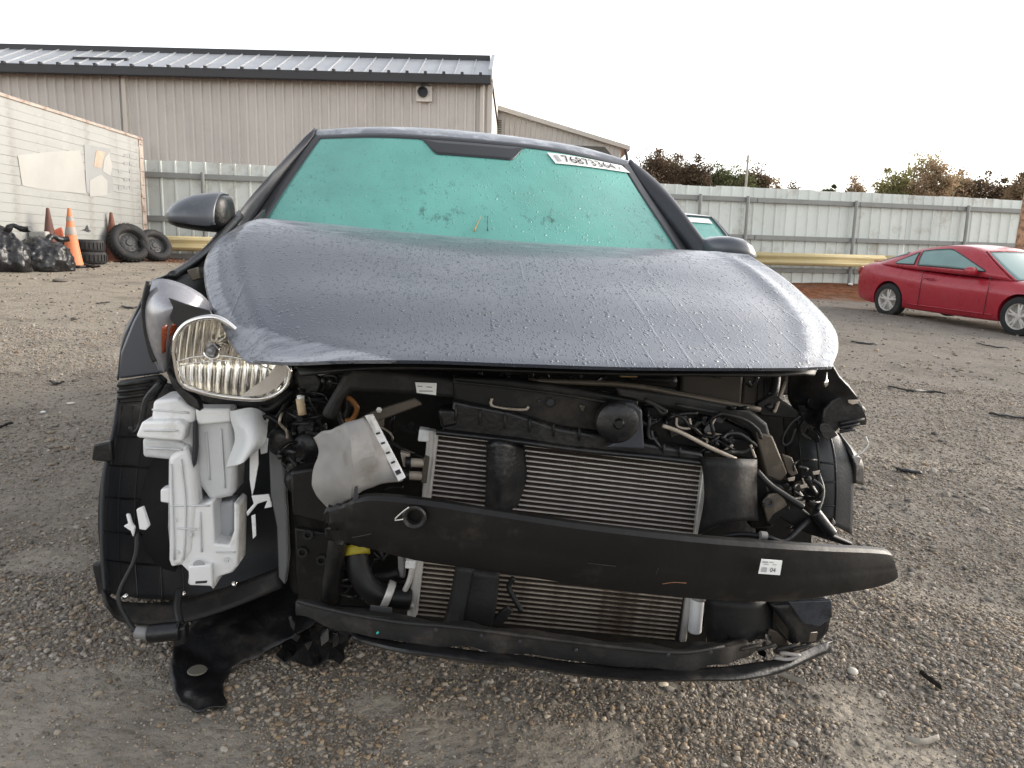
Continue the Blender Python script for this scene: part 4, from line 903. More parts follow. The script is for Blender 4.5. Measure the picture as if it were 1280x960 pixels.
def loom(zone, ys, n, seed, r=(.0025, .006)):
    g = random.Random(seed)
    for k in range(n):
        x, y = g.uniform(zone[0], zone[2]), g.uniform(zone[1], zone[3]); P = [(x, y, g.uniform(*ys))]; a = g.uniform(0, 6.28)
        for i in range(4): a += g.uniform(-.9, .9); st_ = g.uniform(8, 20); x = min(max(x+st_*math.cos(a), zone[0]), zone[2]); y = min(max(y+st_*math.sin(a)*.7, zone[1]), zone[3]); P.append((x, y, g.uniform(*ys)))
        hose('cable', P, 0, g.uniform(*r), g.choice([RUBBER, RUBBER, BLK, DUSTB, ALUD if k % 5 == 0 else RUBBER]), n=6, k=20)
loom((985, 575, 1026, 660), (.14, .2), 7, 11, (.002, .0045))
loom((810, 510, 945, 565), (.17, .2), 12, 12)
loom((350, 470, 430, 650), (.24, .3), 16, 13)
loom((420, 495, 530, 620), (.26, .34), 10, 14)
loom((600, 458, 770, 480), (.22, .26), 8, 15)
loom((415, 680, 520, 760), (.24, .3), 10, 16)
# moulded seams, ribs and print on the white reservoir
for P in ([(214, 580), (216, 640), (218, 700)], [(226, 574), (232, 630), (230, 700)], [(250, 640), (252, 690)], [(258, 540), (262, 600)], [(276, 536), (281, 610)], [(190, 512), (236, 516)], [(180, 538), (222, 538)], [(212, 632), (262, 632)], [(270, 690), (294, 690)], [(222, 660), (246, 662)], [(182, 560), (228, 562)]):
    hose('mould_seam', [(x, y, .292 if x > 208 and y > 560 and x < 248 else (.298 if y > 625 else (.283 if y > 526 and x < 232 and y < 550 else .308 if y < 530 or x < 232 else .323))) for x, y in P], 0, .0022, WHT2, res, 6, 8)
for x, y in ((219, 650), (238, 668), (222, 690), (283, 700)): MB().lathe([(.006, .0), (.005, -.003), (0, -.003)], 10, L(x, y, .295), 'y').build('moulded_boss', WHT2, res, 40)

# ================================================================ ground
def ground_material():
    M = bpy.data.materials.new('packed_gravel_ground'); M.use_nodes = True
    nt = M.node_tree; N = nt.nodes; K = nt.links; b = N['Principled BSDF']; b.inputs['Roughness'].default_value = 1.0; b.inputs['Specular IOR Level'].default_value = .04
    geo = N.new('ShaderNodeNewGeometry')
    def noise(s, d=6, r=.6, v=None):
        n = N.new('ShaderNodeTexNoise'); n.inputs['Scale'].default_value = s; n.inputs['Detail'].default_value = d; n.inputs['Roughness'].default_value = r
        K.new(v or geo.outputs['Position'], n.inputs['Vector']); return n.outputs['Fac']
    def rng(x, a, b_, c=0, d=1):
        m = N.new('ShaderNodeMapRange'); m.inputs[1].default_value = a; m.inputs[2].default_value = b_; m.inputs[3].default_value = c; m.inputs[4].default_value = d; K.new(x, m.inputs[0]); return m.outputs[0]
    def mix(f, a, b_):
        m = N.new('ShaderNodeMix'); m.data_type = 'RGBA'; K.new(f, m.inputs[0])
        for k, q in ((6, a), (7, b_)):
            if isinstance(q, tuple): m.inputs[k].default_value = (*q, 1)
            else: K.new(q, m.inputs[k])
        return m.outputs[2]
    c = mix(rng(noise(.5, 5), .35, .65), (.200, .182, .158), (.265, .235, .195))
    c = mix(rng(noise(4, 8, .75), .35, .68), c, (.235, .218, .193))
    c = mix(rng(noise(28, 6, .8), .46, .70), c, (.105, .092, .078))
    c = mix(rng(noise(70, 4, .8), .55, .75), c, (.30, .275, .24))
    sx = N.new('ShaderNodeSeparateXYZ'); K.new(geo.outputs['Position'], sx.inputs[0])
    # sandy, warmer ground to the left, red clay along the fence
    ls = N.new('ShaderNodeMath'); ls.operation = 'MULTIPLY_ADD'; K.new(noise(.6, 4), ls.inputs[0]); ls.inputs[1].default_value = 3.0; K.new(sx.outputs['X'], ls.inputs[2])
    c = mix(rng(ls.outputs[0], 2.0, -3.5, 0, .75), c, mix(rng(noise(9, 7, .75), .35, .65), (.41, .36, .29), (.31, .27, .215)))
    sa = N.new('ShaderNodeAttribute'); sa.attribute_name = 'sand'
    c = mix(rng(sa.outputs['Fac'], 0, 1, 0, .85), c, mix(rng(noise(16, 7, .75), .35, .68), (.40, .36, .30), (.28, .25, .205)))
    vo = N.new('ShaderNodeTexVoronoi'); vo.inputs['Scale'].default_value = 38; K.new(geo.outputs['Position'], vo.inputs['Vector'])
    sc = N.new('ShaderNodeSeparateColor'); K.new(vo.outputs['Color'], sc.inputs[0])
    c = mix(rng(sc.outputs[0], .6, 1, 0, .5), c, (.26, .238, .21))
    fy = N.new('ShaderNodeMath'); fy.operation = 'MULTIPLY_ADD'; K.new(sx.outputs['X'], fy.inputs[0]); fy.inputs[1].default_value = -.203; K.new(sx.outputs['Y'], fy.inputs[2])
    nf = N.new('ShaderNodeMath'); nf.operation = 'MULTIPLY_ADD'; K.new(noise(1.2, 5), nf.inputs[0]); nf.inputs[1].default_value = 1.6; K.new(fy.outputs[0], nf.inputs[2])
    c = mix(rng(nf.outputs[0], 16.9, 17.6), c, mix(rng(noise(6), .4, .6), (.13, .052, .026), (.20, .095, .055)))
    c = mix(rng(noise(1.7, 7, .7), .50, .66, 0, .55), c, (.105, .094, .082))
    K.new(c, b.inputs['Base Color'])
    h1 = noise(60, 5, .7); h2 = noise(14, 6, .7)
    ad = N.new('ShaderNodeMath'); ad.operation = 'MULTIPLY_ADD'; K.new(h2, ad.inputs[0]); ad.inputs[1].default_value = 2.0; K.new(h1, ad.inputs[2])
    a2 = N.new('ShaderNodeMath'); a2.operation = 'MULTIPLY_ADD'; K.new(vo.outputs['Distance'], a2.inputs[0]); a2.inputs[1].default_value = -1.2; K.new(ad.outputs[0], a2.inputs[2])
    h3 = N.new('ShaderNodeMath'); h3.operation = 'MULTIPLY_ADD'; K.new(noise(4.5, 5, .65), h3.inputs[0]); h3.inputs[1].default_value = 4.0; K.new(a2.outputs[0], h3.inputs[2]); a2 = h3
    bp = N.new('ShaderNodeBump'); bp.inputs['Strength'].default_value = 1.0; bp.inputs['Distance'].default_value = .009; K.new(a2.outputs[0], bp.inputs['Height']); K.new(bp.outputs[0], b.inputs['Normal'])
    return M
def axis(lo, hi, fine, c, near, grow):
    xs = list(np.arange(c-near, c+near, fine)); s = fine; x = xs[-1]
    while x < hi: s *= grow; x += s; xs.append(x)
    s = fine; x = xs[0]
    while x > lo: s *= grow; x -= s; xs.insert(0, x)
    return np.array(xs)
gx = axis(-900, 900, .03, 0, 3.2, 1.05); gy = axis(-60, 1500, .03, 3.0, 2.6, 1.05)
X, Y = np.meshgrid(gx, gy); Z = ground(X, Y)
nx, ny = len(gx), len(gy)
me = bpy.data.meshes.new('ground'); V = np.stack([X, Y, Z], -1).reshape(-1, 3)
I = np.arange(nx*ny).reshape(ny, nx); Q = np.stack([I[:-1, :-1], I[:-1, 1:], I[1:, 1:], I[1:, :-1]], -1).reshape(-1, 4)
me.vertices.add(len(V)); me.vertices.foreach_set('co', V.ravel()); me.loops.add(Q.size); me.loops.foreach_set('vertex_index', Q.ravel().astype(np.int32))
me.polygons.add(len(Q)); me.polygons.foreach_set('loop_start', (np.arange(len(Q))*4).astype(np.int32)); me.polygons.foreach_set('use_smooth', np.ones(len(Q), bool)); me.update(); me.validate()
SAND = [G(*p)[:2].tolist()+[r] for p, r in (((120, 880), .26), ((40, 950), .30), ((250, 945), .14), ((560, 930), .13), ((680, 945), .14), ((760, 930), .10), ((470, 880), .07), ((1060, 880), .10), ((1120, 950), .14), ((60, 700), .12))]
sv = np.zeros_like(X)
for sx_, sy_, sr in SAND: sv = np.maximum(sv, np.exp(-(((X-sx_)/sr)**2+((Y-sy_)/(sr*.8))**2)**2))
rt = np.exp(-(np.abs(Y-3.1+X*.33+.25*np.sin(X*.7))/.2)**2)*sstep(.9, 1.8, X)+np.exp(-(np.abs(Y-4.8+X*.15+.3*np.sin(X*.5))/.25)**2)*sstep(1.0, 2.2, np.abs(X))
sv = np.clip(np.maximum(sv, rt*.7)*(1.1+1.2*vnoise(X*7, Y*7, 40)), 0, 1)
at_ = me.attributes.new('sand', 'FLOAT', 'POINT'); at_.data.foreach_set('value', sv.ravel())
gmat = ground_material()
gob = tag(link('ground', me, gmat), 'packed grey gravel and dirt yard', kind='structure')

# ---- loose gravel: one mass of real stones
def stone_mat():
    M = bpy.data.materials.new('stone'); M.use_nodes = True; nt = M.node_tree; N = nt.nodes; K = nt.links; b = N['Principled BSDF']; b.inputs['Roughness'].default_value = .9; b.inputs['Specular IOR Level'].default_value = .15
    at = N.new('ShaderNodeAttribute'); at.attribute_name = 'tint'
    tc = N.new('ShaderNodeNewGeometry'); n = N.new('ShaderNodeTexNoise'); n.inputs['Scale'].default_value = 90; n.inputs['Detail'].default_value = 4; K.new(tc.outputs['Position'], n.inputs['Vector'])
    mr = N.new('ShaderNodeMapRange'); mr.inputs[1].default_value = .3; mr.inputs[2].default_value = .7; mr.inputs[3].default_value = .7; mr.inputs[4].default_value = 1.25; K.new(n.outputs['Fac'], mr.inputs[0])
    mx = N.new('ShaderNodeMix'); mx.data_type = 'RGBA'; mx.blend_type = 'MULTIPLY'; mx.inputs[0].default_value = 1; K.new(at.outputs['Color'], mx.inputs[6]); K.new(mr.outputs[0], mx.inputs[7]); K.new(mx.outputs[2], b.inputs['Base Color'])
    bp = N.new('ShaderNodeBump'); bp.inputs['Strength'].default_value = .3; bp.inputs['Distance'].default_value = .003; K.new(n.outputs['Fac'], bp.inputs['Height']); K.new(bp.outputs[0], b.inputs['Normal'])
    return M
SMAT = stone_mat()
t_ = (1+5**.5)/2
ico = np.array([(-1, t_, 0), (1, t_, 0), (-1, -t_, 0), (1, -t_, 0), (0, -1, t_), (0, 1, t_), (0, -1, -t_), (0, 1, -t_), (t_, 0, -1), (t_, 0, 1), (-t_, 0, -1), (-t_, 0, 1)]); ico /= np.linalg.norm(ico[0])
icf = np.array([(0, 11, 5), (0, 5, 1), (0, 1, 7), (0, 7, 10), (0, 10, 11), (1, 5, 9), (5, 11, 4), (11, 10, 2), (10, 7, 6), (7, 1, 8), (3, 9, 4), (3, 4, 2), (3, 2, 6), (3, 6, 8), (3, 8, 9), (4, 9, 5), (2, 4, 11), (6, 2, 10), (8, 6, 7), (9, 8, 1)])
TINTS = np.array([(.195, .178, .157), (.155, .142, .126), (.24, .22, .192), (.25, .212, .163), (.205, .168, .125), (.30, .275, .24), (.115, .106, .097), (.225, .20, .168), (.235, .187, .138)])
SAND = [G(*p)[:2].tolist()+[r] for p, r in (((120, 880), .26), ((40, 950), .30), ((250, 945), .14), ((560, 930), .13), ((680, 945), .14), ((760, 930), .10), ((470, 880), .07), ((1060, 880), .10), ((1120, 950), .14), ((60, 700), .12))]
def density(x, y):
    d = .55+1.1*vnoise(x*2.3, y*2.3, 11)+.5*vnoise(x*6, y*6, 12)
    d = d+.5*np.exp(-((x-.15)/.55)**2-((y-1.45)/.22)**2)+.25*sstep(.5, 1.1, x)*np.exp(-((y-1.9)/.8)**2)+.35*np.exp(-((x+1.25)/.2)**2-((y-1.95)/.45)**2)
    for sx_, sy_, sr in SAND: d = d-1.2*np.exp(-(((x-sx_)/sr)**2+((y-sy_)/(sr*.8))**2)**2)
    far = sstep(2.2, 5, np.hypot(x, y)); return np.clip(d, .03, 1)*(1-.45*far)
def scatter(n, x0, x1, y0, y1, smin, smax, seed):
    g = np.random.default_rng(seed); x = g.uniform(x0, x1, n); y = g.uniform(y0, y1, n)
    keep = (g.random(n) < density(x, y)) & (np.abs(x) < y*.80+.35)
    x, y = x[keep], y[keep]; s = smin*(smax/smin)**(g.random(len(x))**2.6)
    return x, y, s
parts = [scatter(64000, -1.6, 1.7, .95, 2.3, .0024, .0095, 1), scatter(42000, -2.6, 2.9, 1.7, 4.2, .0028, .011, 2), scatter(24000, -5, 5.5, 3.2, 8, .005, .02, 3), scatter(15000, -9, 10, 7, 17, .008, .032, 4)]
x, y, s = [np.concatenate([p[k] for p in parts]) for k in range(3)]
n = len(x); g = np.random.default_rng(9); z = ground(x, y)
sc = s[:, None]*np.stack([g.uniform(.8, 1.35, n), g.uniform(.65, 1.1, n), g.uniform(.4, .75, n)], 1)
jit = 1+g.uniform(-.38, .34, (n, 12, 1)); base = ico[None]*jit*sc[:, None, :]
an = g.uniform(0, 6.28, n); ca, sa = np.cos(an)[:, None], np.sin(an)[:, None]
tx = g.normal(0, .35, n)[:, None]; bx = base[:, :, 0]; by = base[:, :, 1]; bz = base[:, :, 2]
by, bz = by*np.cos(tx)-bz*np.sin(tx), by*np.sin(tx)+bz*np.cos(tx)
P = np.stack([bx*ca-by*sa+x[:, None], bx*sa+by*ca+y[:, None], bz+(z+s*.24)[:, None]], -1).reshape(-1, 3)
Tf = (icf[None]+(np.arange(n)*12)[:, None, None]).reshape(-1, 3)
me = bpy.data.meshes.new('gravel'); me.vertices.add(len(P)); me.vertices.foreach_set('co', P.ravel()); me.loops.add(Tf.size); me.loops.foreach_set('vertex_index', Tf.ravel().astype(np.int32))
me.polygons.add(len(Tf)); me.polygons.foreach_set('loop_start', (np.arange(len(Tf))*3).astype(np.int32)); me.update()
tint = TINTS[g.integers(0, len(TINTS), n)]*np.array([1.19, 1.17, 1.16])*g.uniform(.75, 1.2, (n, 1)); warm = np.clip(np.exp(-((x+.1)/.8)**2-((y-1.45)/.3)**2)*.7, 0, 1)[:, None]
tint = tint*(1-warm)+tint*np.array([1.10, 1.0, .84])*warm
colr = np.concatenate([np.repeat(tint, 12, 0), np.ones((n*12, 1))], 1)
ca_ = me.color_attributes.new('tint', 'FLOAT_COLOR', 'POINT'); ca_.data.foreach_set('color', colr.ravel())
tag(link('gravel', me, SMAT), 'loose grey and tan gravel stones scattered over the yard', kind='stuff')
# ---- grit: the finest chips, octahedra
octv = np.array([(1, 0, 0), (-1, 0, 0), (0, 1, 0), (0, -1, 0), (0, 0, 1), (0, 0, -1.)]); octf = np.array([(0, 2, 4), (2, 1, 4), (1, 3, 4), (3, 0, 4), (2, 0, 5), (1, 2, 5), (3, 1, 5), (0, 3, 5)])
g = np.random.default_rng(33); n = 130000; yy = 1.0+5.5*g.random(n)**1.6; xx = g.uniform(-1, 1, n)*(yy*.74+.1)
kp = g.random(n) < np.clip(density(xx, yy)+.35, 0, 1); xx, yy = xx[kp], yy[kp]; n = len(xx)
s = g.uniform(.0012, .0034, n)*(.6+.4*yy); zz = ground(xx, yy)
an = g.uniform(0, 6.28, n)[:, None]; base = octv[None]*(1+g.uniform(-.35, .35, (n, 6, 1)))*s[:, None, None]*np.array([1.15, .9, .75])
P = np.stack([base[:, :, 0]*np.cos(an)-base[:, :, 1]*np.sin(an)+xx[:, None], base[:, :, 0]*np.sin(an)+base[:, :, 1]*np.cos(an)+yy[:, None], base[:, :, 2]+zz[:, None]+s[:, None]*.2], -1).reshape(-1, 3)
Tf = (octf[None]+(np.arange(n)*6)[:, None, None]).reshape(-1, 3)
me = bpy.data.meshes.new('grit'); me.vertices.add(len(P)); me.vertices.foreach_set('co', P.ravel()); me.loops.add(Tf.size); me.loops.foreach_set('vertex_index', Tf.ravel().astype(np.int32))
me.polygons.add(len(Tf)); me.polygons.foreach_set('loop_start', (np.arange(len(Tf))*3).astype(np.int32)); me.update()
tint = TINTS[g.integers(0, len(TINTS), n)]*np.array([1.19, 1.17, 1.16])*g.uniform(.8, 1.25, (n, 1)); colr = np.concatenate([np.repeat(tint, 6, 0), np.ones((n*6, 1))], 1)
ca_ = me.color_attributes.new('tint', 'FLOAT_COLOR', 'POINT'); ca_.data.foreach_set('color', colr.ravel())
tag(link('grit', me, SMAT), 'fine stone chips covering the packed yard', kind='stuff')
# ---- the larger stones one by one
smesh = []
for k in range(8):
    mb = MB(); bm = bmesh.new(); bmesh.ops.create_icosphere(bm, subdivisions=2, radius=1)
    for v in bm.verts:
        v.co = Vector((v.co.x*1.15, v.co.y*.9, v.co.z*.66)); q = v.co*1.1+Vector((k*5, 0, 0)); v.co *= 1+.30*mnoise.noise(q)+.10*mnoise.noise(q*2.6)
    m1 = bpy.data.meshes.new('stone'); bm.to_mesh(m1); bm.free()
    for p in m1.polygons: p.use_smooth = True
    m1.set_sharp_from_angle(angle=math.radians(28))
    c = TINTS[k]*1.05; at = m1.color_attributes.new('tint', 'FLOAT_COLOR', 'POINT'); at.data.foreach_set('color', np.tile(np.append(c, 1), len(m1.vertices)))
    m1.materials.append(SMAT); smesh.append(m1)
g = np.random.default_rng(21); cnt = 0
while cnt < 190:
    px, py = g.uniform(0, 1280), g.uniform(560, 958)
    if 125 < px < 1050 and py < 845: continue
    p = G(px, py)
    if g.random() > density(p[0], p[1])+.05: continue
    dist = p[1]; s = g.uniform(5, 11)/F*dist*.52*(1.5 if g.random() < .08 else 1)
    o = bpy.data.objects.new('stone', smesh[g.integers(0, 8)]); COL.objects.link(o); o.parent = gob
    o.location = (p[0], p[1], float(ground(p[0], p[1]))+s*.22); o.scale = (s, s, s*g.uniform(.8, 1.1)); o.rotation_euler = (g.normal(0, .2), g.normal(0, .2), g.uniform(0, 6.3)); cnt += 1

# ================================================================ fence
FGAL = mat('galvanised_sheet', (.60, .63, .595), .5, .1, .06, 1.5, c2=(.44, .43, .385), c2amt=.32, c2scale=1.6, orand=.07, world=True)
FGAL2 = mat('galvanised_steel', (.24, .245, .235), .55, .2, .15, 3)
fdir = np.array([1, .203, 0])/math.hypot(1, .203); fnrm = np.array([fdir[1], -fdir[0], 0])
fence = empty('sheet_metal_fence', (-7.96, 16.9, 0), math.atan(.203), 'tall pale ribbed sheet metal fence running across the back of the yard', 'fence')
def rib_sheet(wd, h, nrib, rh, rw, z0=0):
    """sheet in x (width) and z (height), ribs to -y"""
    xs = []
    for k in range(nrib):
        c = wd*(k+.5)/nrib; xs += [(c-rw, 0), (c-rw*.45, -rh), (c+rw*.45, -rh), (c+rw, 0)]
    xs = [(0, 0)]+xs+[(wd, 0)]
    mb = MB(); mb.grid([[(a, b, z0) for a, b in xs], [(a, b, z0+h) for a, b in xs]]); return mb
FTOP = 2.94
sm = rib_sheet(.924, 2.95, 3, .03, .035).mesh('fence_sheet'); sm.materials.append(FGAL)
k = 0; xx = -6.0
while xx < 34:
    o = link('fence_sheet', sm, None, fence); k += 1; o.location = (xx, .010*(k % 2)+random.uniform(-.002, .002), FTOP-2.95+random.uniform(-.015, .015)); o.rotation_euler = (0, random.uniform(-.004, .004), 0); xx += .914
for zz in (FTOP-.30, FTOP-1.22, FTOP-2.02):
    xx = -6.0
    while xx < 34:
        MB().box((xx, -.10, zz-.055), (xx+2.88, -.04, zz+.055)).build('fence_rail', FGAL2, fence); xx += 2.9
xs_posts = [(p-(-7.96))/fdir[0] for p in (-7.0, -10.0)]
def fx(px, d0=20):
    r = ray(px, 300); kk = (16.9+7.96*.203)/(r[1]-.203*r[0]); return (r[0]*kk+7.96)/fdir[0]
for px in (258, 100, 928, 1062, 1201):
    x0 = fx(px); MB().tube([(x0, -.14, .2), (x0, -.14, FTOP-.22)], .042, 10).build('fence_post', FGAL2, fence, 40)
for k in range(1, 5):
    x0 = fx(258)+2.9*k; MB().tube([(x0, -.14, .2), (x0, -.14, FTOP-.22)], .042, 10).build('fence_post', FGAL2, fence, 40)
for k in range(1, 5):
    x0 = fx(1201)+2.9*k; MB().tube([(x0, -.14, .2), (x0, -.14, FTOP-.22)], .042, 10).build('fence_post', FGAL2, fence, 40)
pp = W(931, 240, 19.3)
tag(MB().tube([(pp[0], pp[1], .5), (pp[0]+.02, pp[1], 3.75)], .03, 8).build('thin_pole', mat('pale_pole', (.36, .33, .29), .6), None, 40), 'thin pale pole standing taller than the fence beside its post', 'pole')
# yellow guard rail
gr = empty('guard_rail', (-7.96+fnrm[0]*.45, 16.9+fnrm[1]*.45, 0), math.atan(.203), 'long yellow corrugated guard rail in front of the sheet metal fence', 'guard rail')
GY = mat('yellow_paint', (.54, .445, .235), .65, 0, .1, 2, c2=(.44, .375, .25), c2amt=.3, c2scale=2)
prof = [(-.02, .155), (-.03, .13), (-.09, .10), (-.09, .06), (-.03, .02), (-.03, -.02), (-.09, -.06), (-.09, -.10), (-.03, -.13), (-.02, -.155)]
xx = -5.0
while xx < 33:
    MB().grid([[(xx, a, 1.19+b) for a, b in prof], [(xx+3.79, a, 1.19+b) for a, b in prof]]).build('rail_section', GY, gr, 30, solid=.006)
    MB().box((xx+.02, -.01, .45), (xx+.16, .12, 1.22)).build('rail_post', FGAL2, gr); xx += 3.8
# rusty pole at the right edge
pp = W(1274, 330, 18.5)
rp = MB().tube([(pp[0]-.1, pp[1], .3), (pp[0]-.03, pp[1], 1.6), (pp[0]+.04, pp[1], 3.5), (pp[0]+.06, pp[1], 3.95)], [.12, .115, .11, .10], 14).build('rusty_pole', mat('rusty_peeling', (.42, .24, .15), .8, 0, .3, 6, c2=(.06, .03, .02), c2amt=.55, c2scale=7, bump=.4), None, 40)
tag(rp, 'rusty peeling pole at the fence beyond the red coupe', 'pole')

# ================================================================ metal building
WALL = mat('beige_siding', (.525, .495, .455), .55, 0, .06, .8, c2=(.46, .425, .38), c2amt=.3, c2scale=.5, orand=.035, world=True)
ROOF = mat('grey_metal_roof', (.42, .435, .455), .42, .2, .10, 1, orand=.06, world=True, c2=(.33, .335, .34), c2amt=.3)
TRIM = mat('dark_trim', (.030, .030, .033), .5, 0, .15, 2)
BY = 26.6; bz0 = .9; EAVE = Wy(604, 105, 26.2)[2]+.34; BX1 = -1.02
bl = empty('metal_building', (0, BY, 0), 0, 'long beige ribbed metal building with grey seamed roof behind the fence', 'building')
hS = EAVE-bz0
bs = rib_sheet(.924, hS, 3, .065, .055, bz0).mesh('wall_panel'); bs.materials.append(WALL)
x0 = BX1-.914
while x0 > -26:
    k += 1; o = link('wall_panel', bs, None, bl); o.location = (x0, .008*(k % 2), 0); x0 -= .914
RD = 2.3; RH = Wy(600, 69, 28.9)[2]-EAVE-.24
def seam_panel(wd):
    mb = MB(); prof = [(0, .0), (.0, .05), (.03, .05), (.03, .0), (wd-.004, .0)]
    return mb.grid([[(a, -.35, EAVE+.06-.19+b) for a, b in prof], [(a, RD, EAVE+RH+.06+b) for a, b in prof]])
rm_ = seam_panel(.6).mesh('roof_panel'); rm_.materials.append(ROOF)
x0 = BX1-.56
while x0 > -26:
    o = link('roof_panel', rm_, None, bl); o.location = (x0, 0, 0); x0 -= .6
MB().box((-26.5, RD-.05, EAVE+RH-.05), (BX1-.05, RD+.35, EAVE+RH+.24)).build('ridge_cap', TRIM, bl, None, .03)
MB().prism([(BX1+.0, -.33, EAVE-.15), (BX1+.0, RD, EAVE+RH+.02), (BX1+.0, RD, EAVE+RH+.28), (BX1+.0, -.33, EAVE+.14)], (.12, 0, 0)).build('rake_trim', ROOF, bl)
MB().box((-26.5, -.48, EAVE-.36), (BX1+.1, -.32, EAVE-.06)).build('gutter', TRIM, bl, None, .03)
MB().box((-26.5, -.31, EAVE-.30), (BX1-.02, -.02, EAVE-.26)).build('soffit', TRIM, bl)
x0 = BX1-.3
while x0 > -26: MB().box((x0, -.50, EAVE-.10), (x0+.09, -.36, EAVE-.0)).build('gutter_clip', TRIM, bl); x0 -= .6
DOWN = mat('beige_trim', (.52, .48, .425), .5, 0, .06, 2)
for xd in (BX1-.28, W(177, 120, 26.6)[0]):
    MB().box((xd, -.16, bz0), (xd+.14, -.045, EAVE-.28)).build('downspout', DOWN, bl, None, .02)
MB().box((BX1-.03, -.07, bz0), (BX1+.13, .1, EAVE-.20)).build('corner_trim', DOWN, bl)
MB().box((BX1+.02, .1, bz0), (BX1+.08, 9.4, EAVE+.2)).build('side_wall', WALL, bl)
MB().prism([(BX1+.02, .0, EAVE-.2), (BX1+.02, RD, EAVE+RH), (BX1+.02, 9.4, EAVE+RH), (BX1+.02, 9.4, EAVE-.2)], (.06, 0, 0)).build('side_gable', WALL, bl)
vb = Wy(530, 118, 26.5); vbox = MB().box((vb[0]-.26, -.16, vb[2]-.24), (vb[0]+.27, -.035, vb[2]+.26)).build('vent_box', mat('cream', (.62, .58, .52), .5), bl, None, .02)
MB().lathe([(.17, 0), (.17, -.12), (.14, -.12), (.14, -.01), (0, -.01)], 24, (vb[0]-.03, -.162, vb[2]+.06), 'y').build('vent_pipe', INK, vbox, 40)
ra = Wy(92, 74, 27.5); rb = Wy(160, 77, 27.5)
MB().box((ra[0], .85, ra[2]-.02), (rb[0], .95, ra[2]+.07)).build('roof_bar', TRIM, bl)
for s in np.linspace(0, 1, 6): MB().box((ra[0]+(rb[0]-ra[0])*s, .86, ra[2]-.35), (ra[0]+(rb[0]-ra[0])*s+.05, .92, ra[2]-.02)).build('bar_leg', TRIM, bl)
p0 = W(272, 192, 26.2); tag(MB().box((p0[0]-.07, p0[1]-.06, .9), (p0[0]+.07, p0[1]+.06, W(272, 178, 26.2)[2])).build('white_pipe', mat('white_pipe', (.72, .70, .66), .5), None, None, .02), 'short white pipe sticking up behind the fence against the beige wall', 'pipe')
# lower wing behind
WY = 36.0; wing = empty('building_wing', (0, WY, 0), 0, 'lower beige wing with sloping roofline behind the dark car roof', 'building')
zl, zr = Wy(612, 138, WY)[2], Wy(783, 186, WY)[2]; xl, xr = BX1+.06, Wy(777, 186, WY)[0]
npan = 8; wp = (xr-xl)/npan
for k in range(npan):
    xa = xl+wp*k; za = zl+(zr-zl)*k/npan; zb = zl+(zr-zl)*(k+1)/npan; mb = MB(); xs = [(0, 0)]
    for c in (.17, .5, .83): xs += [(wp*c-.035, 0), (wp*c-.015, -.035), (wp*c+.015, -.035), (wp*c+.035, 0)]
    xs += [(wp-.006, 0)]
    mb.grid([[(xa+a, b, .9) for a, b in xs], [(xa+a, b, za+(zb-za)*a/wp) for a, b in xs]]); mb.build('wall_panel', WALL, wing)
MB().prism([(xl, -.25, zl), (xr+.35, -.25, zr-.09), (xr+.35, -.25, zr+.10), (xl, -.25, zl+.20)], (0, 6, 0)).build('roof', DOWN, wing)
lv = empty('x'); bpy.data.objects.remove(lv)
la, lb_ = Wy(611, 149, WY-.1), Wy(628, 172, WY-.1); lf = MB().box((la[0]+.03, -.10, lb_[2]), (lb_[0], -.05, la[2])).build('louver', DOWN, wing)
for k in range(8): zz = lb_[2]+(la[2]-lb_[2])*(k+.5)/8; MB().box((la[0]+.08, -.15, zz-.02), (lb_[0]-.05, -.10, zz+.025)).build('louver_slat', mat('brown_slat', (.17, .145, .12), .6), lf)
c1 = Wy(703, 186, WY-3); c2_ = Wy(756, 185, WY-3); c3 = Wy(768, 198, WY-3)
MB().prism([(c1[0]-1.5, -3.0, c1[2]-.9), (c3[0], -3.0, c3[2]-.25), (c3[0], -3.0, c3[2]), (c2_[0], -3.0, c2_[2]+.05), (c1[0]-1.5, -3.0, c1[2]+.2)], (0, 2.9, 0)).build('dark_canopy', mat('dark_canopy', (.075, .072, .062), .6), wing)
MB().tube([(xr+.15, -.3, zr-.10), (xr+.22, -.4, zr-.5), (xr-.1, -.4, zr-.9), (xr-.1, -.35, .9)], .07, 8).build('downspout', TRIM, wing, 40)

# ================================================================ white trailer box
TW = mat('white_boards', (.275, .28, .27), .6, 0, .10, 1.2, c2=(.205, .20, .185), c2amt=.4, c2scale=1.6)
TRW = mat('rusty_white', (.34, .29, .25), .7, 0, .2, 4, c2=(.16, .07, .04), c2amt=.45, c2scale=5)
tx0, tx1, ty0, ty1 = -7.80, -10.3, 4.0, 16.35
tzb = .86; TH = 2.42
tr_ = empty('storage_trailer', (-7.8, 16.35, tzb), 0, 'weathered white trailer body with horizontal boards at the left', 'trailer')
def T(x, y, z): return (x-tx0, y-ty1, z)
NB = 17; bh = TH/NB
bmsh = MB().box((-.035, ty0-ty1, .001), (0, -.16, bh-.003)).mesh('side_board'); bmsh.materials.append(TW)
for k in range(NB):
    o = link('side_board', bmsh, None, tr_); o.location = (random.uniform(-.004, .004), 0, k*bh)
MB().box((-2.5, ty0-ty1, -.0), (-.04, -.05, TH-.02)).build('box_core', TRW, tr_)
MB().box((-2.52, ty0-ty1-.02, TH-.005), (.02, .0, TH+.05)).build('roof_edge', TRW, tr_, None, .01)
MB().box((-.09, -.155, -.02), (.015, .02, TH-.01)).build('corner_post', TRW, tr_, None, .012)
MB().box((-2.5, -.05, -.02), (-.095, .01, TH-.01)).build('end_wall', TRW, tr_)
MB().box((-2.45, ty0-ty1, -.32), (-.15, -.1, -.01)).build('chassis', BLKM, tr_)
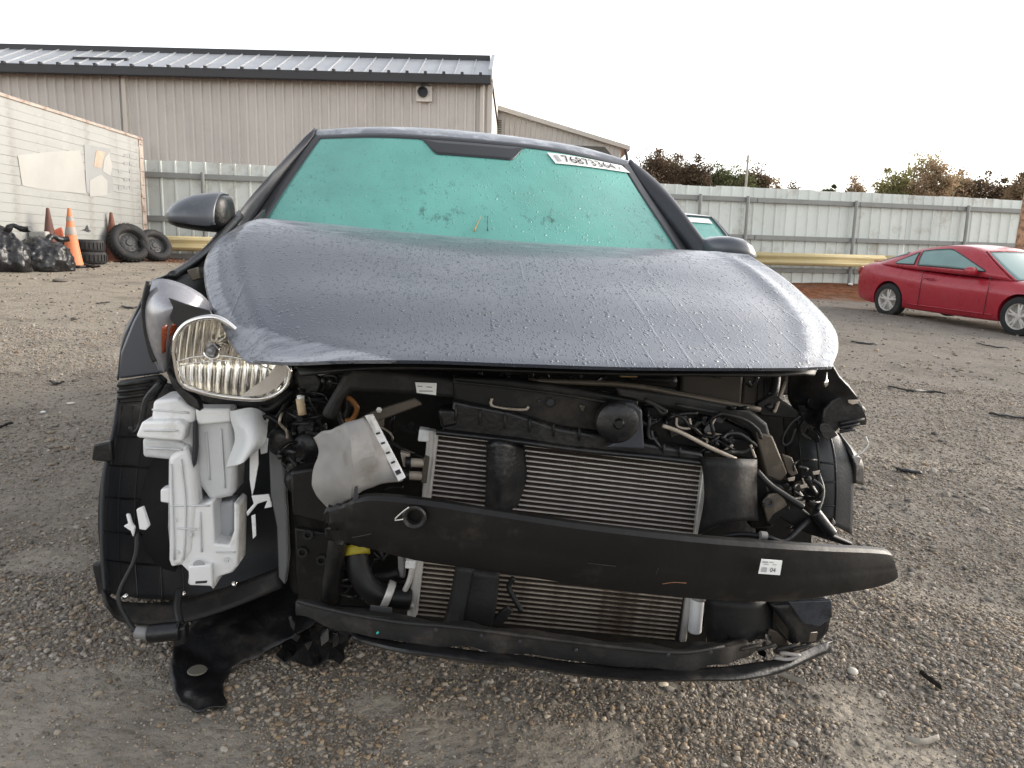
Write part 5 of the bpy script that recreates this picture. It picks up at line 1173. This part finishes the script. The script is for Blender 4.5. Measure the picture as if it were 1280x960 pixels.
for zz in np.arange(.15, TH-.1, .27): MB().box((.016, -.13, zz), (.022, -.02, zz+.012)).build('post_notch', INK if int(zz*100) % 3 == 0 else RUST, tr_)
def onT(px, py):
    r = ray(px, py); k = (tx0+.006)/r[0]; p = CAM+r*k; return (.004, p[1]-ty1, p[2]-tzb)
def tpatch(name, P, mt, lift=.0):
    q = [np.array(onT(*p))+np.array([lift, 0, 0]) for p in P]; return MB().prism(q, (.003, 0, 0)).build(name, mt, tr_)
PW = mat('bright_white_patch', (.315, .312, .295), .55, 0, .08, 2); PG = mat('faded_grey_patch', (.235, .24, .24), .6, 0, .1, 3); PO = mat('faded_orange', (.36, .275, .21), .6, 0, .2, 4)
tpatch('paint_patch', [(22, 194), (60, 190), (100, 188), (104, 206), (108, 242), (60, 238), (28, 232)], PW)
tpatch('paint_patch', [(105, 180), (138, 186), (142, 240), (118, 246), (108, 240)], PG, .001)
tpatch('paint_patch', [(112, 225), (126, 218), (134, 226), (134, 244), (112, 246)], PW, .005)
tpatch('orange_mark', [(120, 188), (131, 190), (126, 210), (117, 208)], PO, .006)
tpatch('paint_patch', [(130, 198), (136, 190), (140, 208), (138, 220), (128, 214)], PW, .006)
for r0 in range(5):
    for c0 in range(3):
        if random.random() < .8: tpatch('faded_lettering', [(148+c0*7, 192+r0*10), (153+c0*7, 192.5+r0*10), (153+c0*7, 197+r0*10), (148+c0*7, 196.5+r0*10)], PG, .001)
tpatch('torn_hole', [(99, 289), (106, 286), (109, 281), (111, 287), (114, 289), (110, 290), (112, 291), (104, 288)], INK, .002)

# ================================================================ cones, tyres, bags by the trailer
def on_ground(px, py): return G(px, py)
def cone(px, py, d, R, H, mt, lab, bands=None, base=True):
    p = W(px, py, d); gz = float(ground(p[0], p[1])); e = empty('traffic_cone', (p[0], p[1], gz), random.random(), lab, 'traffic cone', 'traffic cones by the trailer')
    MB().lathe([(R, .03), (R*.86, H*.12), (R*.16, H*.985), (R*.13, H), (R*.09, H), (R*.09, H*.97), (0, H*.97)], 28, (0, 0, 0)).build('cone_body', mt, e, 40)
    if base: MB().box((-R*1.25, -R*1.25, 0), (R*1.25, R*1.25, .035)).build('cone_base', mt if bands is None else mat('black_base', (.03, .028, .026), .8), e, None, .015)
    for a, b, m_ in bands or []:
        ra_ = R*.86+(R*.16-R*.86)*((a-.12)/.865)+.004; rb_ = R*.86+(R*.16-R*.86)*((b-.12)/.865)+.004
        MB().lathe([(ra_, H*a), (rb_, H*b)], 28).build('reflective_band', m_, e, 40)
    return e
CB = mat('weathered_cone', (.13, .062, .048), .75, 0, .25, 5, c2=(.09, .06, .05), c2amt=.4, c2scale=5)
CB2 = mat('rusty_cone', (.17, .062, .036), .75, 0, .25, 5, c2=(.075, .045, .035), c2amt=.45, c2scale=5)
CO_ = mat('orange_cone', (.62, .20, .09), .6, 0, .12, 5, c2=(.45, .16, .09), c2amt=.25, c2scale=6)
BND = mat('dirty_band', (.33, .29, .26), .6, 0, .2, 8)
cone(64, 320, 12.35, .155, .93, CB, 'brown weathered cone standing behind the black bag')
cone(91, 327, 12.5, .165, .95, CO_, 'bright orange traffic cone with two grey bands', [(.55, .68, BND), (.78, .86, BND)])
cone(142, 320, 14.6, .17, .92, CB2, 'rust brown cone leaning against the tyre with wheel')
def tyre(name, loc, rot, R, wd, lab, grp, rim=None):
    e = empty(name, loc, 0, lab, 'tyre', grp); e.rotation_euler = rot; h = wd/2
    MB().lathe([(R*.60, -h*.8), (R*.66, -h), (R*.82, -h*1.06), (R*.95, -h*.94), (R, -h*.6), (R, h*.6), (R*.95, h*.94), (R*.82, h*1.06), (R*.66, h), (R*.60, h*.8), (R*.57, 0), (R*.60, -h*.8)], 40).build('tyre_casing', TYRE, e, 50)
    tb = MB()
    for k in range(30):
        a = 2*math.pi*k/30; c, s = math.cos(a), math.sin(a)
        tb.prism([(R*1.0*math.cos(a+d), R*1.0*math.sin(a+d), zz) for d, zz in ((-.06, -h*.55), (.06, -h*.55), (.06, h*.55), (-.06, h*.55))], (c*.012, s*.012, 0))
    tb.build('tread', TYRE, e)
    if rim:
        rm = MB().lathe([(R*.60, h*.9), (R*.57, h*.7), (R*.54, h*.2), (R*.46, h*.05), (R*.40, h*.12), (R*.20, h*.16), (R*.16, h*.3), (0, h*.3)], 36).build('steel_wheel', rim, e, 40)
        for k in range(10):
            a = 2*math.pi*k/10; MB().lathe([(R*.07, 0), (R*.06, .006), (0, .007)], 10, (R*.32*math.cos(a), R*.32*math.sin(a), h*.145)).build('wheel_hole', INK, rm, 40)
    return e
STEEL = mat('dark_steel_wheel', (.05, .05, .05), .5, .3, .2, 10)
p = W(108, 318, 13.2); gz = float(ground(p[0], p[1]))
tyre('tyre', (p[0], p[1], gz+.10), (0, 0, 0), .315, .20, 'flat lying tyre at the bottom of the stack behind the orange cone', 'tyres by the trailer')
tyre('tyre', (p[0]-.03, p[1]+.02, gz+.305), (0, 0, .5), .305, .20, 'flat lying tyre on top of the stack behind the orange cone', 'tyres by the trailer')
p = W(161, 298, 14.6); gz = float(ground(p[0], p[1]))
tyre('wheel_with_tyre', (p[0], p[1], gz+.355), (math.radians(68), 0, math.radians(52)), .375, .23, 'large tyre on a steel wheel leaning beside the rust brown cone', 'tyres by the trailer', STEEL)
p = W(193, 305, 15.0); gz = float(ground(p[0], p[1]))
tyre('wheel_with_tyre', (p[0], p[1], gz+.29), (math.radians(62), 0, math.radians(58)), .325, .20, 'smaller tyre on a wheel leaning at the trailer corner', 'tyres by the trailer', STEEL)
BAG = mat('black_bag', (.012, .012, .013), .28, 0, .3, 8, bump=.8, bscale=18)
def bag(px, py, d, sx_, sy_, sz_, lab, seed):
    p = W(px, py, d); gz = float(ground(p[0], p[1])); bm = bmesh.new(); bmesh.ops.create_icosphere(bm, subdivisions=5, radius=1)
    for v in bm.verts:
        q = v.co.copy(); z = q.z; r = 1+.22*mnoise.noise(q*1.7+Vector((seed, 0, 0)))+.12*abs(mnoise.noise(q*4+Vector((seed, 2, 0))))-.10*abs(mnoise.noise(Vector((q.x*7, q.y*7, q.z*3))+Vector((seed, 5, 0))))-.05*abs(mnoise.noise(q*15))
        v.co = Vector((q.x*r*sx_, q.y*r*sy_, max(-.42, q.z*r)*sz_))
    me = bpy.data.meshes.new('bag_body'); bm.to_mesh(me); bm.free()
    for f in me.polygons: f.use_smooth = True
    e = empty('garbage_bag', (p[0], p[1], gz+.40*sz_), .3*seed, lab, 'garbage bag', 'garbage bags'); link('bag_body', me, BAG, e)
    MB().tube(crumple([curve([(sx_*.2, 0, sz_*.9), (sx_*.45, 0, sz_*1.12), (sx_*.8, .03, sz_*1.0), (sx_*1.05, .0, sz_*1.03)], 14)], .02, 9, seed)[0], [.05]*4+[.035]*4+[.045]*6, 8).build('tied_end', BAG, e, 60)
    return e
bag(2, 318, 10.9, .36, .34, .42, 'black garbage bag cut by the left edge of the picture', 1)
bag(54, 325, 11.5, .42, .36, .34, 'crumpled black garbage bag in front of the brown cone', 4)
p = W(52, 305, 12.25); tag(MB().box((p[0]-.14, p[1]-.1, float(ground(p[0], p[1]))), (p[0]+.14, p[1]+.1, p[2]+.20)).build('grey_block', mat('concrete', (.36, .35, .33), .8, 0, .15, 8, bump=.3), None, None, .02), 'grey concrete block behind the black garbage bag', 'block')
p = W(72, 292, 12.7); tag(MB().grid(crumple([[np.array([p[0]-.06+i*.03, p[1], p[2]-.08+j*.04]) for i in range(6)] for j in range(5)], .05, 12)).build('orange_flag', mat('orange_cloth', (.75, .22, .13), .7), None, 60, solid=.006), 'small orange cloth scrap between the brown and orange cones', 'cloth')
p = W(108, 330, 12.6); gp = lambda x, y: float(ground(x, y))
tag(MB().tube(curve([(p[0]-.18, p[1], gp(p[0], p[1])+.03), (p[0]-.05, p[1]-.02, gp(p[0], p[1])+.05), (p[0]+.12, p[1]-.05, gp(p[0], p[1])+.02), (p[0]+.26, p[1]-.06, gp(p[0], p[1])+.03)], 12), [.02, .03, .04, .04, .03, .03, .03, .03, .025, .02, .02, .015], 8).build('rubber_scrap', BLK, None, 60), 'black rubber scrap lying at the foot of the orange cone', 'debris')

# ================================================================ debris in the yard
def strip(pxs, wpx, mt, name, lab, cat='debris', th=.008):
    P = [G(*q) for q in pxs]; C_ = curve(P, 14); wd = wpx/F*P[0][1]; rows = []
    for k, c in enumerate(C_):
        z = gp(c[0], c[1])+.010+.0003*c[1]*math.sin(k*1.3); t = math.sin(math.pi*(k+.6)/14.2)**.5
        rows.append([np.array([c[0], c[1]-wd*t, z]), np.array([c[0], c[1], z+.008]), np.array([c[0], c[1]+wd*t, z])])
    return tag(MB().grid(rows).build(name, mt, None, 60, solid=th), lab, cat)
strip([(1110, 485), (1135, 490), (1160, 491), (1182, 494)], 2, BLK, 'rubber_strip', 'thin black rubber strip on the ground below the red coupe')
strip([(1236, 519), (1260, 522), (1290, 527)], 3, BLK, 'rubber_strip', 'black rubber strip cut by the right edge of the picture')
strip([(1120, 589), (1135, 591), (1151, 594)], 5, BLK, 'plastic_shard', 'flat black plastic shard right of the wheel liner')
strip([(1064, 428), (1080, 430), (1096, 431)], 3, DUSTB, 'rubber_strip', 'dark flat strip on the ground just right of the hood corner')
strip([(120, 381), (128, 380), (137, 379)], 3, DUSTB, 'rubber_strip', 'small dark flake in the middle of the dirt at the left')
strip([(152, 384), (165, 386), (176, 385)], 4, BLK, 'rubber_strip', 'ragged black scrap left of the headlight')
strip([(0, 538), (8, 534), (16, 532)], 5, BLK, 'rubber_strip', 'black strip at the left edge of the ground')
strip([(62, 479), (72, 482), (80, 480)], 3, BLK, 'rubber_strip', 'dark curved flake on the grey ground at the left')
strip([(1150, 846), (1165, 858), (1176, 866)], 4, DUSTB, 'plastic_shard', 'long grey shard in the gravel at the lower right')
strip([(950, 838), (980, 850), (1008, 862)], 4, mat('weathered_wood', (.24, .22, .19), .8, 0, .2, 30), 'wood_splinter', 'flat grey splinter of wood in the gravel below the bumper')
strip([(1130, 930), (1150, 934), (1172, 928)], 3, mat('weathered_wood', (.24, .22, .19), .8), 'wood_splinter', 'pale wood splinter in the gravel at the lower right corner')
strip([(1220, 430), (1240, 434), (1262, 436)], 2, DUSTB, 'rubber_strip', 'thin dark strip beneath the front wheel of the red coupe')
WL = mat('litter_white', (.72, .72, .70), .6)
def litter(px, py, s, lab, mt=WL, nm='litter', fl=.5):
    p = G(px, py); bm = bmesh.new(); bmesh.ops.create_icosphere(bm, subdivisions=3, radius=s/F*p[1])
    for v in bm.verts: v.co = v.co*(1+.5*mnoise.noise(v.co*(40/s)+Vector((px, 0, 0)))); v.co.z *= fl
    me = bpy.data.meshes.new(nm); bm.to_mesh(me); bm.free(); o = link(nm, me, mt); o.location = (p[0], p[1], gp(p[0], p[1])+s/F*p[1]*fl*.7); return tag(o, lab, 'litter')
litter(1056, 369, 4, 'white crumpled paper at the foot of the red dirt bank', fl=1)
litter(1061, 372, 3, 'smaller white scrap beside the paper by the dirt bank')
litter(88, 505, 5, 'pale flat stone-like scrap on the grey ground at the left', mt=mat('pale_scrap', (.5, .47, .42), .7), fl=.3)
litter(829, 857, 7, 'cream chip in the gravel just under the bumper', mt=mat('cream_chip', (.62, .55, .42), .6), fl=.4)
litter(1066, 842, 7, 'white pebble-like scrap at the right under the fog light', mt=mat('pale_scrap', (.5, .47, .42), .7), fl=.7)
litter(54, 516, 3, 'small white chip at the left behind the wheel liner')
tp_ = litter(75, 352, 9, 'dark damp clod in the dirt at the left', mt=mat('dark_clod', (.13, .115, .10), .8), nm='dirt_clod', fl=.25)

# ================================================================ other cars
def loft_car(name, lab, loc, head, mt, glass_mt, spec, rim_mt=ALU):
    """car built along +y from tail (0) to nose; spec holds side profile stations"""
    e = empty(name, loc, head, lab, 'car'); LN, WD = spec['len'], spec['wid']/2
    rows = []
    for y, zt, zb, wf in spec['body']:
        w_ = WD*wf; zs = zb+(zt-zb)*.62
        half = [(0, zt+.02), (w_*.55, zt+.012), (w_*.86, zt-.03), (w_*.965, zt-.10*(zt-zb)/.5), (w_, zs), (w_*.985, zb+(zt-zb)*.3), (w_*.95, zb+.04), (w_*.80, zb), (0, zb)]
        ring = [np.array([x, y, z]) for x, z in half]+[np.array([-x, y, z]) for x, z in half[-2:0:-1]]
        rows.append(ring)
    cl_ = [[r[i] for r in rows] for i in range(len(rows[0]))]
    ny = 64; g = [[cr(c, j/(ny-1)) for c in cl_] for j in range(ny)]
    g2 = []
    for r in g: 
        rr_ = r+[r[0]]; g2.append([cr(rr_, k/48) for k in range(48)])
    mb = MB().grid(g2, close=True); k = len(mb.v); mb.v += [tuple(sum(g2[0])/48), tuple(sum(g2[-1])/48)]
    mb.f += [(k, (i+1) % 48, i) for i in range(48)]+[(k+1, (ny-1)*48+i, (ny-1)*48+(i+1) % 48) for i in range(48)]
    body = mb.build('body', mt, e, 60)
    R = spec['R']
    for wy in spec['wheels']:
        for s in (-1, 1):
            cm = MB().lathe([(0, -.35), (R*1.10, -.35), (R*1.10, .2), (0, .2)], 40, (s*WD, wy, R*1.02), 'x').mesh('cut'); c = bpy.data.objects.new('cut', cm); COL.objects.link(c); c.parent = e
            md = body.modifiers.new('b', 'BOOLEAN'); md.object = c; md.operation = 'DIFFERENCE'; md.solver = 'EXACT'
    bpy.context.view_layer.update(); dg = bpy.context.evaluated_depsgraph_get(); nm = bpy.data.meshes.new_from_object(body.evaluated_get(dg)); body.modifiers.clear(); old = body.data; body.data = nm; nm.name = 'body'
    for c in [c for c in e.children if c.name.startswith('cut')]: bpy.data.objects.remove(c)
    for p in nm.polygons: p.use_smooth = True
    nm.set_sharp_from_angle(angle=math.radians(40))
    # greenhouse: belt curve to roof curve
    B, T_ = spec['belt'], spec['roof']                    # lists of (y, halfwidth, z)
    nb = 40; bc = [cr([np.array(q) for q in B], j/(nb-1)) for j in range(nb)]; tc = [cr([np.array(q) for q in T_], j/(nb-1)) for j in range(nb)]
    def gh(j, t, s, out=0):
        j0_ = min(int(j), nb-2); fj = j-j0_; a, b = bc[j0_]*(1-fj)+bc[j0_+1]*fj, tc[j0_]*(1-fj)+tc[j0_+1]*fj; y = a[0]+(b[0]-a[0])*t; x = a[1]+(b[1]-a[1])*(t**1.7)+out; z = a[2]+(b[2]-a[2])*t; return np.array([s*x, y, z+out*.3])
    rws = []
    for j in range(nb):
        L_ = [gh(j, t, -1) for t in np.linspace(0, 1, 7)]; R_ = [gh(j, t, 1) for t in np.linspace(1, 0, 7)]
        mid = [L_[-1]*(1-q)+R_[0]*q+np.array([0, 0, .035*math.sin(math.pi*q)]) for q in np.linspace(0, 1, 9)[1:-1]]
        rws.append(L_+mid+R_)
    MB().grid(rws).build('roof', mt, e, 50, solid=.008)
    for s in (-1, 1):
        for nm_, (ja, jb, t0, t1) in spec['side_windows']:
            g = []
            for q in np.linspace(0, 1, 22):
                j = ja+(jb-ja)*q; tt = [t0+(t1(q)-t0)*k/6 for k in range(7)]; g.append([gh(j, t, s, .009) for t in tt])
            MB().grid(g).build(nm_, glass_mt, e, 60, solid=.004)
            ga = [r[0]+np.array([s*.004, 0, 0]) for r in g]+[r for r in g[-1][1:]]+[r[-1] for r in g[::-1]]+[g[0][k] for k in range(6, -1, -1)]
            MB().tube(ga, .009, 6).build('window_trim', FRIT, e, 60)
    for nm_, (j0, j1) in spec['screens']:
        g = []
        for q in np.linspace(0, 1, 10):
            jj = j0+(j1-j0)*q; j = int(jj); g.append([rws[j][k]*(1-(jj-j))+rws[min(j+1, nb-1)][k]*(jj-j)+np.array([0, 0, .012]) for k in range(5, len(rws[0])-5)])
        MB().grid(g).build(nm_, glass_mt, e, 60, solid=.004)
    g = []
    for t in np.linspace(0, 1, 12):
        a, b = gh(nb-1, t, -1), gh(nb-1, t, 1); g.append([a*(1-q)+b*q+np.array([0, (.16-.10*t)*math.sin(math.pi*q), .02*math.sin(math.pi*q)]) for q in np.linspace(.03, .97, 13)])
    MB().grid(g).build('windshield', glass_mt, e, 60, solid=.005)
    MB().tube([r[0] for r in g], .02, 8).build('pillar', mt, e, 60); MB().tube([r[-1] for r in g], .02, 8).build('pillar', mt, e, 60); MB().tube(g[-1], .018, 8).build('roof_front_edge', mt, e, 60); MB().tube(g[0], .02, 8).build('cowl', FRIT, e, 60)
    for wy in spec['wheels']:
        for s in (-1, 1):
            wheel('wheel', e, (s*(WD-.115), wy, R), R, .21, s, rim_mt)
    return e, gh, WD
RED = mat('red_paint', (.34, .016, .03), .30, .1, .10, 3, coat=.5, c2=(.30, .03, .04), c2amt=.3, c2scale=6)
add_droplets(RED, .8, False)
GLR = mat('fogged_side_glass', (.17, .27, .26), .35, 0, .1, 4, coat=.2)
coupe = dict(len=4.6, wid=1.8, R=.325, wheels=(.98, 3.65),
    body=[(0.0, .80, .42, .74), (.06, .93, .32, .84), (.22, 1.00, .26, .92), (.6, 1.03, .22, .985), (1.3, .99, .20, 1.0), (2.2, .93, .19, 1.0), (3.0, .92, .19, 1.0), (3.5, .89, .20, 1.0), (4.1, .80, .21, .96), (4.45, .70, .24, .86), (4.6, .58, .30, .74)],
    belt=[(.25, .66, .95), (.75, .80, .98), (1.4, .845, .95), (2.2, .85, .925), (2.9, .84, .905), (3.40, .78, .88)],
    roof=[(.36, .62, 1.00), (.85, .63, 1.16), (1.35, .62, 1.31), (1.9, .605, 1.395), (2.35, .60, 1.395), (2.68, .61, 1.33)],
    side_windows=[('quarter_window', (11, 16.3, .22, lambda q: .36+.48*q**.7)), ('door_window', (17.2, 33, .20, lambda q: .88 if q < .5 else .88-.62*((q-.5)/.5)**1.3))],
    screens=[('rear_window', (2, 12))])
hd = math.atan2(8.25-7.36, -(12.5-14.9)); hx, hy = math.sin(hd), -math.cos(hd)
rz = math.atan2(-hx, hy)
mid = np.array([(7.36+8.25)/2, (14.9+12.5)/2]); cy = (.98+3.65)/2; rad_ = np.array([hy, -hx])
mid = mid+np.array([-hy, hx])*-.0+np.array([.80*-hy*1, .80*hx*1])*1
loc = (mid[0]-hx*cy, mid[1]-hy*cy, 0)
zc = gp(*mid); 
rc, ghf, WDr = loft_car('red_coupe', 'red two door coupe parked at the right by the fence', (loc[0], loc[1], zc-.02), rz, RED, GLR, coupe)
tail = np.array([loc[0], loc[1]]); nose = tail+np.array([hx, hy])*4.6
rc.rotation_euler = (math.atan2(gp(*nose)-gp(*tail), 4.6), 0, rz); rc.location.z = gp(*tail)-.01
for s in (-1, 1):
    q = ghf(30, .05, s)
    mm = blob([((q[0]+s*.02, q[1], q[2]+.03), (0, .03, 0), (0, 0, .03), .8), ((q[0]+s*.08, q[1]-.01, q[2]+.06), (0, .07, 0), (0, 0, .07), .7), ((q[0]+s*.18, q[1]-.02, q[2]+.065), (0, .075, 0), (0, 0, .075), .7), ((q[0]+s*.24, q[1]-.03, q[2]+.06), (0, .04, 0), (0, 0, .05), .8)], 20).build('door_mirror', RED, rc, 180)
    MB().tube(curve([(s*.895, 1.78, .80), (s*.925, 1.82, .81), (s*.925, 1.95, .81), (s*.895, 1.99, .80)], 12), .014, 8).build('door_handle', RED, rc, 180)
    for yy in (1.70, 3.05): MB().tube([(s*(.897+.006*math.sin(z*3)), yy+.03*z, z) for z in np.linspace(.28, .93, 9)], .005, 6).build('door_seam', FRIT, rc, 180)
    MB().lathe([(.09, .0), (.07, .02), (0, .03)], 16, (s*.70, .055, .83), 'y').build('tail_light', AMBER, rc, 60)
    MB().tube([(s*.885, y, .30) for y in np.linspace(1.4, 3.2, 8)], .012, 6).build('sill_line', RED, rc, 180)
MB().box((-.45, .10, 1.02), (.45, .20, 1.045)).build('boot_spoiler', RED, rc, None, .008)
DKP = mat('dark_paint', (.03, .034, .042), .3, .2, .1, 3, coat=.5)
sedan = dict(len=4.4, wid=1.74, R=.31, wheels=(.85, 3.55),
    body=[(0.0, .85, .42, .78), (.08, .98, .30, .88), (.4, 1.02, .24, .97), (1.2, 1.0, .20, 1.0), (2.2, .97, .19, 1.0), (3.0, .96, .19, 1.0), (3.6, .92, .20, .98), (4.1, .82, .22, .92), (4.3, .72, .25, .86), (4.4, .58, .32, .74)],
    belt=[(.25, .68, 1.0), (.8, .80, 1.02), (1.5, .82, 1.0), (2.3, .82, .98), (2.9, .81, .96), (3.3, .76, .94)],
    roof=[(.40, .60, 1.02), (.9, .60, 1.28), (1.4, .60, 1.42), (1.9, .60, 1.455), (2.25, .60, 1.44), (2.5, .62, 1.40)],
    side_windows=[('rear_side_window', (10, 18, .1, lambda q: .55+.33*min(1, q*2))), ('front_side_window', (19, 31, .08, lambda q: .88 if q < .5 else .88-.62*(q-.5)/.5))],
    screens=[('rear_window', (2, 10))])
pe = W(893, 300, 10.2)
sc_, gs, _ = loft_car('parked_sedan', 'dark car mostly hidden behind the wrecked car, fogged windshield corner showing by the mirror', (1.95, 12.6, gp(1.95, 11)-.05), math.pi, DKP, FOG, sedan)
def gw(t, q, o=.0):
    a, b = gs(39, t, -1), gs(39, t, 1); return a*(1-q)+b*q+np.array([0, (.16-.10*t)*math.sin(math.pi*q)+o, .02*math.sin(math.pi*q)+o*.6])
MB().grid([[gw(t, q, .012) for q in np.linspace(.08, .42, 7)] for t in (.80, .94)]).build('lot_sticker', PAPER, sc_, None, solid=.002)

# ================================================================ trees behind the fence
def leafmat(name, c, c2):
    M = mat(name, c, .7, 0, .35, .8, c2=c2, c2amt=.45, c2scale=.7); b = M.node_tree.nodes['Principled BSDF']; b.inputs['Specular IOR Level'].default_value = .2; nt = M.node_tree; tl = nt.nodes.new('ShaderNodeBsdfTranslucent'); ms = nt.nodes.new('ShaderNodeMixShader'); ms.inputs[0].default_value = .5; nt.links.new(b.inputs['Base Color'].links[0].from_socket, tl.inputs[0]); nt.links.new(b.outputs[0], ms.inputs[1]); nt.links.new(tl.outputs[0], ms.inputs[2]); nt.links.new(ms.outputs[0], nt.nodes['Material Output'].inputs[0]); return M
LM = {'brown': leafmat('autumn_brown_leaf', (.150, .105, .072), (.095, .085, .050)), 'green': leafmat('green_leaf', (.105, .120, .055), (.15, .125, .07)), 'gold': leafmat('gold_leaf', (.30, .27, .13), (.20, .215, .095)), 'pink': leafmat('rusty_leaf', (.34, .25, .165), (.26, .21, .12))}
BARK = mat('bark', (.09, .072, .056), .85, 0, .3, 6, bump=.4)
def tree(px, ptop, d, half, kind, lab, seed, dens=1.0, pbase=250):
    g = np.random.default_rng(seed); top = W(px, ptop, d); x, y = top[0], top[1]; gz = .4; H = top[2]-gz; R = half/F*d*1.35
    e = empty('tree', (x, y, gz), 0, lab, 'tree', 'trees beyond the fence'); lo = H*.30
    tb = MB(); tb.tube([(0, 0, 0), (.1, 0, H*.3), (-.05, .1, H*.6), (.05, 0, H*.9)], [H*.025, H*.02, H*.012, H*.004], 8)
    tips = []
    for k in range(26):
        z0 = H*g.uniform(.25, .8); a = g.uniform(0, 6.28); rr_ = R*g.uniform(.5, .95)*(1-.55*max(0, (z0/H-.45)/.55)); z1 = min(H*.98, z0+rr_*g.uniform(.4, 1.0))
        tp = np.array([rr_*math.cos(a), rr_*math.sin(a), z1]); tb.tube(curve([(0, 0, z0), tp*.5+np.array([0, 0, z0*.5-.1]), tp], 5), [H*.009, H*.007, H*.005, H*.004, H*.002], 5); tips.append(tp)
    tb.build('trunk', BARK, e, 60)
    cl = tips+[np.array([g.uniform(-.25, .25)*R, g.uniform(-.3, .3)*R, H*q]) for q in (.97, .90, .82, .74, .66, .58)]
    for _ in range(int(70*dens)):
        a = g.uniform(0, 6.28); zz = g.uniform(.28, .9); rr_ = R*g.uniform(.2, .95)*math.sqrt(max(.05, 1-((zz-.45)/.55)**2)); cl.append(np.array([rr_*math.cos(a), rr_*math.sin(a), H*zz]))
    n = int(170*dens); P = []; 
    for c in cl:
        r = R*g.uniform(.12, .34); q = g.normal(0, .62*r, (n, 3)); P.append(c+q*np.array([1.1, 1.1, .9]))
    P = np.concatenate(P); m_ = len(P); s = g.uniform(.05, .13, m_)[:, None]*max(.8, d/70)
    u1 = g.normal(0, 1, (m_, 3)); u1 /= np.linalg.norm(u1, axis=1)[:, None]; u2 = np.cross(u1, g.normal(0, 1, (m_, 3))); u2 /= np.linalg.norm(u2, axis=1)[:, None]
    V = np.stack([P-u1*s, P+u2*s*.7, P+u1*s, P-u2*s*.7], 1).reshape(-1, 3); me = bpy.data.meshes.new('crown')
    me.vertices.add(len(V)); me.vertices.foreach_set('co', V.ravel()); me.loops.add(len(V)); me.loops.foreach_set('vertex_index', np.arange(len(V), dtype=np.int32)); me.polygons.add(m_); me.polygons.foreach_set('loop_start', (np.arange(m_)*4).astype(np.int32)); me.update()
    link('crown', me, LM[kind], e); return e
for i, a in enumerate([
    (800, 212, 60, 26, 'brown', 'dark brown tree touching the corner of the lower wing', 1.0),
    (822, 186, 62, 26, 'brown', 'tallest brown tree of the clump above the wrecked car'), (850, 193, 66, 24, 'brown', 'brown tree right of the tallest in the left clump', 1.1),
    (872, 195, 62, 22, 'brown', 'brown tree in the middle of the left clump'), (902, 203, 64, 20, 'green', 'dark green tree left of the thin pole'),
    (922, 208, 60, 22, 'green', 'greenish tree directly behind the thin pole'), (948, 206, 64, 18, 'brown', 'last tall brown tree right of the thin pole'),
    (968, 224, 75, 13, 'pink', 'little rusty tree top at the end of the left clump', .9), (988, 228, 75, 13, 'brown', 'small round brown bush showing over the fence'),
    (1040, 229, 80, 13, 'green', 'tiny green tree top barely over the fence', .9), (1072, 221, 80, 14, 'pink', 'lone small pinkish tree over the fence', .9),
    (1118, 208, 62, 20, 'gold', 'green tree at the left foot of the big right clump', .8), (1146, 188, 64, 32, 'gold', 'tallest green gold tree of the right clump', .7), (1172, 193, 60, 24, 'pink', 'pale rusty tree beside the tallest of the right clump', .8),
    (1200, 211, 66, 24, 'pink', 'low rusty tree right of the right clump', .9), (1226, 212, 66, 22, 'brown', 'low brown tree left of the rusty pole', .7), (1258, 222, 66, 16, 'brown', 'brown tree top just left of the rusty pole'), (1284, 204, 62, 16, 'pink', 'rusty tree behind the rusty pole at the right edge', .8)]):
    tree(*a[:6], 100+i, a[6] if len(a) > 6 else 1.0)
